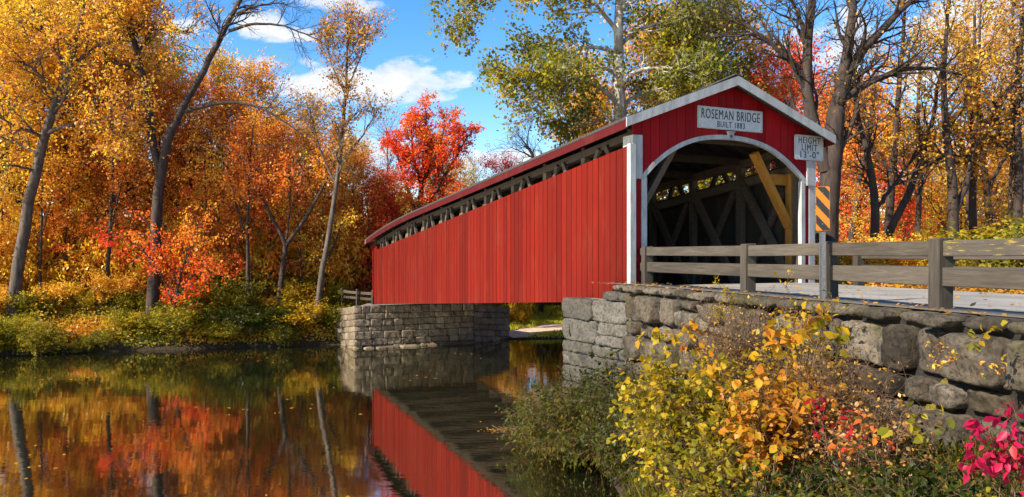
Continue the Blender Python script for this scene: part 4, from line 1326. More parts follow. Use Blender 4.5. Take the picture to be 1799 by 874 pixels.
    # trunks of the wood behind the fence
    R = [(1530, 29, 'rust', [(1535, 455, .17), (1540, 380, .16), (1530, 300, .13), (1515, 240, .10), (1500, 160, .06), (1495, 90, .03)], [(1538, 370, .09), (1575, 320, .07), (1610, 265, .04)], 'dark crooked tree with few leaves, next beyond the massive bare one'),
         (1562, 30, 'amber', [(1545, 460, .16), (1565, 400, .15), (1590, 350, .14), (1618, 285, .11), (1640, 220, .08), (1650, 140, .05), (1660, 60, .03)], [(1618, 290, .08), (1665, 275, .06), (1720, 272, .03)], 'strongly leaning bare trunked tree above the plank fence'),
         (1556, 33, 'gold', [(1558, 460, .18), (1560, 400, .17), (1565, 330, .16), (1572, 240, .13), (1580, 150, .10), (1588, 60, .07), (1592, -30, .04)], [(1566, 310, .09), (1530, 250, .07), (1515, 170, .04)], 'upright thin golden tree behind the leaning trunk'),
         (1678, 29, 'amber', [(1678, 460, .21), (1676, 400, .19), (1672, 320, .17), (1664, 250, .14), (1656, 160, .10), (1660, 70, .07), (1668, -20, .04)], [(1676, 380, .12), (1700, 320, .10), (1712, 240, .08), (1700, 150, .05)], 'stout forking amber tree above the middle fence post'),
         (1712, 32, 'rust', [(1710, 450, .16), (1710, 380, .15), (1708, 300, .14), (1722, 240, .12), (1760, 180, .09), (1800, 120, .05)], [(1718, 250, .10), (1712, 170, .08), (1720, 90, .05), (1722, 0, .03)], 'rusty tree bending over the fence towards the picture edge'),
         (1738, 34, 'gold', [(1745, 450, .17), (1738, 370, .15), (1728, 290, .13), (1722, 220, .11), (1716, 120, .08), (1712, 20, .05)], [(1735, 330, .09), (1765, 280, .07), (1790, 215, .04)], 'slender golden tree behind the rusty bending one'),
         (1785, 30, 'rust', [(1790, 450, .18), (1786, 380, .17), (1792, 300, .15), (1786, 210, .12), (1790, 110, .09), (1796, 10, .06)], [(1790, 300, .09), (1760, 240, .07), (1745, 170, .04)], 'dark rust coloured tree at the picture edge beyond the fence'),
         (1612, 36, 'gold', [(1616, 450, .13), (1612, 380, .12), (1618, 300, .10), (1610, 200, .08), (1618, 100, .05)], [(1614, 350, .07), (1590, 300, .05), (1585, 230, .03)], 'thin pale gold tree deep in the wood above the fence rail'),
         (1490, 38, 'orange', [(1492, 460, .18), (1500, 380, .16), (1512, 300, .13), (1530, 220, .09), (1540, 130, .05)], [(1504, 350, .09), (1530, 300, .07), (1560, 230, .04)], 'leafy orange tree behind the striped hazard panel')]
    for i, (px, d, pal, tr, lb, lab) in enumerate(R):
        leafy = {'rust': .6, 'amber': .8, 'gold': .8, 'orange': 1.6}[pal]
        hero_tree('autumn_tree', groundbase(tr[0][0], d), [(pl(d, *tr), leafy, 1.8), (pl(d, *[(a, b_, r, .2 * j) for j, (a, b_, r) in enumerate(lb)]), leafy, 1.1)],
                  LM[pal], BARK, lab, 60 + i, M2=8, L2=1.8, M3=5, L3=1.0, M4=4, L4=.5, per=5, leaf=.135, ang=.7, t0=.3, up=.08, rmin=.006, group='trees behind the plank fence')
hero_trees()

def slender_trees():
    T = [(74, 44.5, 200, .10, 'gold', 'slender dark stem just towards the bridge from the pale leaning trunk'), (118, 45.5, 260, .09, 'amber', 'thin crooked stem among golden leaves, between the pale leaning trunk and the dark straight pole'),
         (190, 44.5, 170, .14, 'orange', 'dark straight pole trunk standing on the bank before the red understory tree'), (152, 46, 330, .09, 'gold', 'short thin stem behind the dark straight pole'),
         (362, 46, 260, .08, 'orange', 'pale slim stem just past the red understory leaves'), (388, 47, 280, .09, 'gold', 'first of two close thin stems between the forked trunk and the vee shaped tree'),
         (402, 48, 300, .08, 'amber', 'second of two close thin stems between the forked trunk and the vee shaped tree'), (442, 44.6, 220, .13, 'orange', 'straight dark trunk next to the vee shaped tree'),
         (468, 47, 300, .07, 'redorange', 'hair thin stem between the straight dark trunk and the vee shaped tree'), (528, 47, 280, .09, 'gold', 'thin stem between the vee shaped tree and the tall slim one'),
         (574, 46.5, 330, .15, 'amber', 'thick short dark trunk right behind the tall slim tree'), (606, 49, 330, .09, 'orange', 'dark stem behind the small bank fence'), (634, 50, 350, .13, 'redorange', 'branching dark stem touching the far end of the red bridge')]
    for i, (px, d, yt, r, pal, lab) in enumerate(T):
        rng = np.random.default_rng(900 + i); n = 6
        ys = np.linspace(560, yt, n); xs = px + np.cumsum(rng.normal(0, 4.5, n)); xs = xs - xs[0] + px
        hero_tree('slender_tree', groundbase(px, d), [(pl(d, *[(xs[k], ys[k], r * (1 - .8 * k / (n - 1))) for k in range(n)]), 1, 1.6),
                  (pl(d, (xs[2], ys[2], r * .5), (xs[2] + 18 * (-1) ** i, ys[3] + 8, r * .35), (xs[2] + 34 * (-1) ** i, ys[4] + 10, r * .15)), 1, 1)],
                  LM[pal], BARK, lab, 900 + i, M2=7, L2=1.3, M3=5, L3=.7, M4=3, L4=.4, per=6, leaf=.15, ang=.9, t0=.35, up=.05, group='slender trees on the far bank')
slender_trees()

# --- the wood on the far bank ------------------------------------------------
def ytree(px, d, ytop, kind, var, pal, label, name, group, spread=1.0, bark=BARK, i=0):
    x, y, z = groundbase(px, d)
    H = HC + (CY - ytop) / F * d - z
    return put_tree(name, kind, var, (x, y, z - .05), H, (i * 2.399) % 6.28, LM[pal], bark, label, group, spread)

ORD = ['first', 'second', 'third', 'fourth', 'fifth', 'sixth', 'seventh', 'eighth', 'ninth', 'tenth', 'eleventh', 'twelfth', 'thirteenth', 'fourteenth']
PNAME = dict(gold='golden', amber='amber', orange='orange', redorange='red orange', red='red', crimson='crimson', rust='rusty brown', yellowgreen='yellow green', olive='olive green', green='green')
KNAME = dict(broad='broad crowned', oval='oval crowned', sparse='thinly leaved', bare='bare', layered='low layered')

FARWOOD = [
    # px, depth, y of top, form, variant, palette, spread
    (-70, 46, -60, 'broad', 0, 'gold', 1.0), (-20, 50, -70, 'oval', 1, 'amber', 1.1), (55, 50, -40, 'broad', 1, 'amber', 1.0), (105, 47, 30, 'oval', 0, 'gold', 1.1),
    (150, 54, 0, 'broad', 2, 'orange', .9), (200, 50, 75, 'broad', 0, 'orange', 1.0), (240, 58, 110, 'broad', 1, 'gold', 1.0), (292, 56, 118, 'oval', 1, 'gold', 1.15),
    (335, 52, 160, 'broad', 2, 'orange', 1.0), (372, 60, 128, 'broad', 0, 'amber', .9), (408, 52, 190, 'broad', 1, 'orange', 1.05), (448, 62, 140, 'oval', 2, 'amber', 1.1),
    (470, 50, 225, 'broad', 2, 'orange', 1.1), (500, 58, 205, 'sparse', 0, 'rust', 1.1), (535, 52, 250, 'broad', 0, 'orange', 1.1), (552, 60, 190, 'sparse', 1, 'rust', 1.1),
    (592, 56, 255, 'oval', 0, 'amber', 1.2), (622, 52, 290, 'broad', 1, 'orange', 1.2), (640, 60, 262, 'sparse', 1, 'amber', 1.2), (655, 54, 315, 'broad', 2, 'red', 1.2), (688, 60, 230, 'bare', 0, 'rust', 1.0),
    (690, 56, 335, 'broad', 0, 'orange', 1.2), (772, 68, 262, 'oval', 2, 'yellowgreen', 1.2), (806, 72, 300, 'broad', 1, 'gold', 1.2), (838, 74, 285, 'bare', 1, 'rust', 1.0), (880, 74, 288, 'broad', 2, 'crimson', 1.0),
    # lower storey
    (8, 45, 330, 'layered', 0, 'gold', .9), (70, 46, 370, 'layered', 1, 'gold', .9), (128, 46, 330, 'layered', 0, 'redorange', .9), (190, 47.5, 320, 'layered', 1, 'orange', .9), (232, 46.5, 365, 'layered', 0, 'redorange', .9),
    (355, 46.5, 330, 'layered', 1, 'redorange', .9), (400, 47, 370, 'layered', 0, 'gold', .9), (432, 47.5, 300, 'layered', 1, 'red', .9), (540, 48, 360, 'layered', 0, 'orange', .9), (585, 49, 385, 'layered', 1, 'gold', .9), (625, 50, 390, 'layered', 0, 'redorange', .9),
    (300, 47, 395, 'layered', 1, 'yellowgreen', .9), (470, 46.5, 400, 'layered', 0, 'yellowgreen', .9),
    (905, 58, 335, 'broad', 0, 'gold', 1.2), (950, 62, 325, 'broad', 2, 'yellowgreen', 1.3), (995, 58, 300, 'oval', 1, 'gold', 1.3), (1040, 60, 290, 'broad', 1, 'yellowgreen', 1.2),
    (1010, 60, 120, 'sparse', 0, 'gold', 1.1), (1050, 58, 180, 'oval', 1, 'gold', 1.2), (1140, 56, 60, 'broad', 2, 'gold', 1.0), (1195, 54, 70, 'broad', 0, 'yellowgreen', .9), (1245, 52, 40, 'oval', 2, 'yellowgreen', 1.2),
    (1290, 56, 60, 'sparse', 1, 'amber', 1.1), (1340, 58, 100, 'bare', 1, 'rust', 1.0), (1385, 52, 125, 'broad', 1, 'red', 1.0), (1360, 66, 140, 'broad', 2, 'redorange', 1.0),
    (1510, 44, 205, 'broad', 0, 'redorange', 1.0), (1475, 50, 180, 'oval', 0, 'orange', 1.1), (1545, 52, 250, 'broad', 2, 'orange', 1.0), (1600, 46, 300, 'broad', 1, 'gold', 1.1), (1640, 54, 285, 'oval', 2, 'amber', 1.2),
    (1690, 48, 300, 'broad', 0, 'gold', 1.1), (1730, 56, 270, 'broad', 1, 'amber', 1.0), (1775, 46, 280, 'oval', 1, 'amber', 1.2), (1830, 52, 250, 'broad', 2, 'rust', 1.0), (1770, 37, 20, 'sparse', 1, 'rust', 1.0),
    (1700, 42, 60, 'sparse', 0, 'amber', 1.0), (1470, 34, 330, 'layered', 1, 'orange', .8),
    (1560, 34, 370, 'layered', 0, 'gold', .8), (1640, 33, 385, 'layered', 1, 'gold', .8), (1745, 33, 360, 'layered', 0, 'amber', .8)]

def far_wood():
    seen = {}
    rows = sorted(range(len(FARWOOD)), key=lambda i: FARWOOD[i][0])
    for i in rows:
        px, d, yt, kind, var, pal, spr = FARWOOD[i]
        zone = 'across the water' if px < 720 else ('behind the bridge' if px < 1430 else 'beyond the fenced road')
        key = (kind, pal, zone); n = seen.get(key, 0); seen[key] = n + 1
        total = sum(1 for r in FARWOOD if (r[3], r[5]) == (kind, pal) and ('across the water' if r[0] < 720 else ('behind the bridge' if r[0] < 1430 else 'beyond the fenced road')) == zone)
        lab = f'{KNAME[kind]} {PNAME[pal]} tree in the wood {zone}'
        if total > 1: lab = f'{ORD[n]} {KNAME[kind]} {PNAME[pal]} tree from the left in the wood {zone}'
        nm = 'understory_tree' if kind == 'layered' else ('bare_tree' if kind == 'bare' else 'autumn_tree')
        ytree(px, d, yt, kind, var, pal, lab, nm, 'trees of the wood ' + zone, spr, BARK if i % 3 else BARKG, i)
far_wood()

# --- the wooded hills far behind: nobody could count them ----------------------
def far_hills():
    rng = np.random.default_rng(77)
    VV, QQ, TT, WV = [], [], [], []; b = 0
    n = 0
    for row, (d0, step) in enumerate(((66, 5.2), (80, 6.0), (98, 7.5))):
        x = -110
        while x < 130:
            X = x + rng.normal(0, 1.5); Y = d0 + rng.normal(0, 3) + .12 * abs(X) * (X < 0) * 0
            px = CX + F * X / Y
            x += step
            if not (-350 < px < 2200): continue
            H = rng.uniform(9, 13) if px < 500 else rng.uniform(5.5, 8.5)
            if 640 < px < 1330: H = rng.uniform(4, 6)
            z = gz(X, Y)
            m = 1500
            dirs = unit(rng.normal(size=(m, 3))); rr = rng.random((m, 1)) ** .4
            blob = np.array([H * .34, H * .34, H * .46])
            lump = 1 + .25 * np.sin(dirs @ rng.normal(size=(3, 3)) * 3 + rng.uniform(0, 6, 3)).sum(1, keepdims=True) / 1.5
            p = np.array([X, Y, z + H * .52]) + dirs * rr * blob * lump
            dd = unit(rng.normal(size=(m, 3))); s = unit(np.cross(dd, rng.normal(size=(m, 3))))
            L = rng.uniform(.28, .6, (m, 1))
            V = np.stack([p, p + dd * L * .5 + s * L * .3, p + dd * L, p + dd * L * .5 - s * L * .3], 1).reshape(-1, 3)
            VV.append(V); QQ.append(np.arange(len(V)).reshape(-1, 4) + b); b += len(V)
            hue = np.clip(rng.normal(.5, .26), 0, 1)
            TT.append(np.clip(hue + rng.normal(0, .13, m), 0, 1))
            k = np.linspace(0, 1, 6)[:, None]
            WV.append(np.concatenate([np.array([X, Y, z - .3]) + np.array([rng.normal(0, .4), 0, H * .8]) * k, .16 * (1 - .8 * k)], 1))
    wood = np.array(WV)
    mt = leaf_mat('far_wood_leaf', [(.40, .03, .014), (.58, .11, .010), (.60, .20, .014), (.66, .32, .02), (.42, .30, .03), (.20, .19, .03)])
    o = np_obj('far_woods', np.concatenate(VV), np.concatenate(QQ), mt, None, np.concatenate(TT))
    tag(o, 'mass of orange and gold woodland on the hills far behind', 'woodland', kind='stuff')
    Vt, Qt = tubes(wood[:, :, :3], wood[:, :, 3], 5)
    tr = np_obj('trunks', Vt, Qt, BARK, o, smooth=True); tr['kind'] = 'stuff'
far_hills()

# ------------------------------------------------------------------ shrubs of the far bank
def shrub_proto(seed, H=1.0):
    """mesh pair of a leafy dome shrub, height about 1"""
    rng = np.random.default_rng(seed)
    K = 6; S = 20
    P0 = np.empty((S, K, 3)); u = np.linspace(0, 1, K)[:, None]
    for j in range(S):
        a = rng.uniform(0, 6.283); q = math.sqrt(rng.random()) * .75
        tip = np.array([math.cos(a) * q, math.sin(a) * q, rng.uniform(.65, 1.0) * (1 - .35 * q)])
        P0[j] = tip * u + np.array([math.cos(a), math.sin(a), 0]) * .12 * np.sin(u * 3.14) + rng.normal(0, .015, (K, 3)) * u
    R0 = np.ones((S, 1)) * (.014 * (1 - .8 * np.linspace(0, 1, K)))[None]
    P1, R1 = spawn(rng, P0, R0, 9, .15, 1, .8, .36, 4, .2, .05, .6, .003)
    P2, R2 = spawn(rng, P1, R1, 4, .2, 1, .8, .18, 3, .2, .03, .6, .002)
    W = join([tubes(P0, R0, 4), tubes(P1, R1, 3)])
    V, Q, T = leaves(rng, P2, 7, .1, .035, .062, .042, .2, .2, clump_tint(P2, rng, 2.2, .3))
    mw = np_mesh('stem', W[0], W[1], smooth=True); mw.materials.append(VINE)
    ml = np_mesh('foliage', V, Q, T); ml.materials.append(LM['olive'])
    return mw, ml
SHP = [shrub_proto(300 + i) for i in range(4)]

def put_shrub(px, d, H, pal, label, group, spread=1.2, i=0, name='bank_shrub', zoff=-.05, xy=None):
    x, y, z = groundbase(px, d) if xy is None else (*xy, gz(*xy))
    t = thing(name, (x, y, z + zoff), label, 'shrub', group)
    t.rotation_euler = (0, 0, (i * 1.7) % 6.28); t.scale = (H * spread, H * spread, H)
    mw, ml = SHP[i % 4]
    a = link(bpy.data.objects.new('stem', mw), t); mat_on_object(a, VINE)
    b = link(bpy.data.objects.new('foliage', ml), t); mat_on_object(b, LM[pal])
    return t

def far_bank_shrubs():
    rng = np.random.default_rng(9)
    # water's edge row, from the abutment towards the picture edge
    pals = ['olive', 'shruby', 'olive', 'olive', 'green', 'olive', 'shruby', 'olive', 'yellowgreen', 'olive', 'yellowgreen', 'olive', 'olive', 'yellowgreen', 'olive', 'yellowgreen', 'olive', 'olive']
    k = 0; cnt = {}
    for i, px in enumerate(range(572, -60, -36)):
        X = (px - CX) / F * 42
        d = float(np.interp(X, FAR[:, 0], FAR[:, 1])) + .45 + .3 * math.sin(i * 2.1)
        pal = pals[i % len(pals)]; c = dict(olive='dark olive', yellowgreen='yellow green', shruby='bright yellow', green='deep green')[pal]
        if i in (3, 6, 10, 13): continue
        d += rng.uniform(0, 1.1); px += rng.uniform(-10, 10)
        n = cnt.get(c, 0); cnt[c] = n + 1
        put_shrub(px, d, .7 + 1.0 * rng.random(), pal, f'{c} shrub at the far waterline, {ORD[min(n, 13)]} of its colour counting from the stone abutment', 'shrubs along the far waterline', rng.uniform(1.1, 1.8), i)
    # taller second row
    row2 = [(585, 47.5, 1.5, 'yellowgreen'), (532, 46.2, 1.8, 'shruby'), (470, 45.8, 1.4, 'gold'), (425, 45.4, 1.7, 'olive'), (385, 45.6, 1.3, 'orange'), (345, 44.8, 1.6, 'shruby'),
            (300, 44.8, 1.3, 'redorange'), (238, 44.2, 1.7, 'olive'), (200, 44.6, 1.4, 'amber'), (150, 43.4, 1.9, 'shruby'), (95, 43.2, 1.4, 'gold'), (58, 42.4, 1.7, 'olive'), (-20, 42, 1.8, 'gold')]
    cn = dict(yellowgreen='yellow green', shruby='bright yellow', redorange='red orange', gold='golden', olive='dull olive', amber='amber', orange='orange'); cnt = {}
    for i, (px, d, H, pal) in enumerate(row2):
        c = cn[pal]; n = cnt.get(c, 0); cnt[c] = n + 1
        put_shrub(px, d, H * (.85 + .35 * math.sin(i * 2.6)), pal, f'taller {c} bush behind the waterline shrubs, {ORD[n]} of its colour counting from the bridge', 'bushes on the far bank', 1.15, i + 2, 'bank_bush')
    # glowing thicket between the trunks
    row3 = [(610, 50, 4.2, 'orange'), (570, 49.5, 3.6, 'gold'), (515, 49, 4.4, 'orange'), (455, 49, 4.0, 'gold'), (415, 49.5, 4.6, 'redorange'), (370, 49, 4.2, 'amber'), (330, 48, 3.8, 'orange'), (262, 48, 4.6, 'amber'),
            (222, 47.5, 4.0, 'gold'), (170, 48, 4.6, 'orange'), (132, 47, 3.8, 'gold'), (90, 47, 4.4, 'amber'), (48, 46, 4.0, 'gold'), (5, 45.5, 4.4, 'amber'), (640, 51, 4.4, 'redorange')]
    cnt = {}
    for i, (px, d, H, pal) in enumerate(sorted(row3, key=lambda r: -r[0])):
        c = cn[pal]; n = cnt.get(c, 0); cnt[c] = n + 1
        put_shrub(px, d, H, pal, f'tall {c} thicket between the far trunks, {ORD[n]} of its colour from the bridge', 'thickets between the far trunks', .75, i, 'thicket')
    # beyond the bridge, seen below its deck
    put_shrub(922, 52.5, 2.1, 'shruby', 'bright yellow bush by the sandy path seen beneath the bridge', None, .62, 1, 'bank_bush')
    put_shrub(893, 55, 2.6, 'yellowgreen', 'yellow green bush behind the far wing wall beneath the bridge', None, .6, 2, 'bank_bush')
    put_shrub(972, 68, 3.6, 'green', 'dark green bush in shade at the end of the sandy path', None, 1.2, 3, 'bank_bush')
    put_shrub(1005, 64, 3.2, 'olive', 'dull olive bush half hidden by the near grey abutment', None, 1.2, 0, 'bank_bush')
    # beyond the road
    for i, (px, d, H, pal, lab) in enumerate([(1775, 23, 1.9, 'shruby', 'bright yellow bush behind the fence at the picture edge'), (1725, 25, 1.7, 'shruby', 'yellow bush behind the fence beside the stout forking tree'),
            (1690, 24, 1.2, 'yellowgreen', 'low yellow green bush behind the middle fence post'), (1640, 26, 1.4, 'gold', 'golden bush behind the fence under the leaning tree'), (1530, 27, 1.6, 'gold', 'golden bush behind the fence near the hazard panel'),
            (1480, 27, 1.4, 'amber', 'amber bush behind the hazard panel post'), (1585, 28, 1.5, 'amber', 'amber bush behind the fence between the golden ones'), (1820, 21, 1.8, 'yellowgreen', 'yellow green bush just beyond the picture edge'), (1455, 29, 1.5, 'shruby', 'yellow bush at the foot of the massive bare tree')]):
        put_shrub(px, d, H, pal, lab, 'bushes behind the plank fence', 1.3, i, 'roadside_bush')
far_bank_shrubs()

def undergrowth():
    """low leafy cover of the far bank and forest floor"""
    rng = np.random.default_rng(41)
    m = 60000
    X = rng.uniform(-34, -8.6, m); df0 = rng.random(m) ** 1.3 * 14
    Y = np.interp(X, FAR[:, 0], FAR[:, 1]) + .25 + df0
    Z = ground_z(X, Y)
    h = .25 + 1.3 * np.clip(np.sin(X * 1.3) * np.sin(Y * 1.1 + X * .4) + .25 * np.sin(X * 3.1 + Y), 0, 1) * rng.random(m)
    p = np.stack([X, Y, Z + rng.random(m) * h], 1)
    dd = unit(rng.normal(size=(m, 3)) * np.array([1, 1, .6])); s = unit(np.cross(dd, rng.normal(size=(m, 3))))
    L = rng.uniform(.09, .2, (m, 1))
    V = np.stack([p, p + dd * L * .5 + s * L * .32, p + dd * L, p + dd * L * .5 - s * L * .32], 1).reshape(-1, 3)
    T = np.clip(.5 + .3 * np.sin(X * .9) * np.cos(Y * .7) + rng.normal(0, .2, m), 0, 1)
    o = np_obj('undergrowth', V, np.arange(len(V)).reshape(-1, 4), leaf_mat('undergrowth_leaf', [(.06, .075, .006), (.20, .19, .010), (.46, .34, .015), (.62, .28, .014), (.56, .14, .012)], gain=1.15), None, T)
    tag(o, 'low yellow green undergrowth covering the far forest floor', 'undergrowth', kind='stuff')
    # fallen leaves and weeds on the land behind the fence
    m = 40000
    X = rng.uniform(9, 40, m); Y = rng.uniform(14, 40, m)
    ok = (X > 9.3 + .27 * (22.3 - Y) + .6) & ~inside(X, Y, RIVER); X, Y = X[ok], Y[ok]; m = len(X)
    Z = ground_z(X, Y)
    p = np.stack([X, Y, Z + rng.random(m) ** 2 * .3 + .01], 1)
    dd = unit(rng.normal(size=(m, 3)) * np.array([1, 1, .4])); s = unit(np.cross(dd, rng.normal(size=(m, 3))))
    L = rng.uniform(.08, .17, (m, 1))
    V = np.stack([p, p + dd * L * .5 + s * L * .32, p + dd * L, p + dd * L * .5 - s * L * .32], 1).reshape(-1, 3)
    T = np.clip(rng.normal(.5, .25, m), 0, 1)
    o = np_obj('fallen_leaves', V, np.arange(len(V)).reshape(-1, 4), leaf_mat('fallen_leaf', GOLD, gain=1.2), None, T)
    tag(o, 'fallen golden leaves covering the ground behind the plank fence', 'fallen leaves', kind='stuff')
    # grass of the low far bank
    m = 26000
    X = rng.uniform(-1, 13, m); Y = rng.uniform(46.6, 64, m)
    ok = ~inside(X, Y, RIVER); X, Y = X[ok], Y[ok]; m = len(X)
    pc = np.array([(-.6, 47.4), (.6, 48.2), (2.2, 50.0), (4.2, 53.5), (7.5, 56), (12, 58)])
    ok = dist_line(X, Y, pc) > 1.25; X, Y = X[ok], Y[ok]; m = len(X)
    p = np.stack([X, Y, ground_z(X, Y) - .02], 1)
    up = unit(np.stack([rng.normal(0, .35, m), rng.normal(0, .35, m), np.ones(m)], 1)); s = unit(np.cross(up, rng.normal(size=(m, 3))))
    L = rng.uniform(.12, .32, (m, 1))
    V = np.stack([p - s * .02, p + s * .02, p + up * L + s * .006, p + up * L - s * .006], 1).reshape(-1, 3)
    o = np_obj('grass', V, np.arange(len(V)).reshape(-1, 4), leaf_mat('sunny_grass', [(.16, .17, .012), (.36, .36, .016), (.58, .50, .02)]), None, np.clip(rng.normal(.55, .2, m), 0, 1))
    tag(o, 'sunny yellow grass on the low bank beneath the bridge', 'grass', kind='stuff')
    # grasses and leaf litter of the near bank
    m = 34000
    Y = rng.uniform(5, 21.3, m); X = wall_x(Y) - rng.random(m) ** 1.2 * 5
    ok = ~inside(X, Y, RIVER); X, Y = X[ok], Y[ok]; m = len(X)
    p = np.stack([X, Y, ground_z(X, Y) - .02 + rng.random(m) * .12], 1)
    up = unit(np.stack([rng.normal(-.15, .6, m), rng.normal(-.1, .6, m), np.ones(m)], 1)); s = unit(np.cross(up, rng.normal(size=(m, 3))))
    L = rng.uniform(.06, .2, (m, 1))
    V = np.stack([p - s * .008, p + s * .008 , p + up * L * .6 + s * L * .1, p + up * L - s * .006], 1).reshape(-1, 3)
    o = np_obj('weeds', V, np.arange(len(V)).reshape(-1, 4), leaf_mat('weed_leaf', [(.03, .034, .005), (.07, .075, .008), (.15, .13, .012), (.24, .13, .02)], gain=1.0, lift=(0, 0, 0), spec=.2), None, np.clip(rng.normal(.5, .25, m), 0, 1))
    tag(o, 'tangled low weeds covering the near bank below the stone wall', 'weeds', kind='stuff')
undergrowth()

def strewn(name, lab, P, L, pal, seed, tilt=.15):
    rng = np.random.default_rng(seed); m = len(P)
    a = rng.uniform(0, 6.28, m)
    dd = np.stack([np.cos(a), np.sin(a), rng.normal(0, tilt, m)], 1); s = np.stack([-np.sin(a), np.cos(a), rng.normal(0, tilt, m)], 1)
    L = (L * rng.uniform(.6, 1.3, m))[:, None]
    V = np.stack([P, P + dd * L * .5 + s * L * .33, P + dd * L, P + dd * L * .5 - s * L * .33], 1).reshape(-1, 3)
    o = np_obj(name, V, np.arange(len(V)).reshape(-1, 4), pal, None, rng.random(m))
    tag(o, lab, 'leaves', kind='stuff')
def litter():
    rng = np.random.default_rng(12)
    m = 900
    X = rng.uniform(-26, 2.5, m); Y = rng.uniform(14, 46, m)
    k = np.sin(X * .45 + Y * .2) * np.sin(Y * .5 - X * .15) + rng.normal(0, .3, m) > .55
    near = (dist_line(X, Y, FAR) < 1.2) & (rng.random(m) < .6)
    ok = inside(X, Y, RIVER) & (k | near); X, Y = X[ok], Y[ok]
    strewn('floating_leaves', 'scattered fallen leaves floating on the river', np.stack([X, Y, np.full(len(X), .006)], 1), .12, LM['rust'], 1, .02)
    m = 700
    Y = rng.uniform(4, 20.4, m); t = rng.random(m) ** 2.2
    X = wall_x(Y) + .05 + t * 6.2
    Z = np.where(X < 3.62 + .269 * (19.8 - Y) + .12, 4.25, 4.165)
    strewn('road_leaves', 'dry leaves blown onto the cap stones and the road edge', np.stack([X, Y, Z], 1), .085, LM['rust'], 2, .25)
litter()

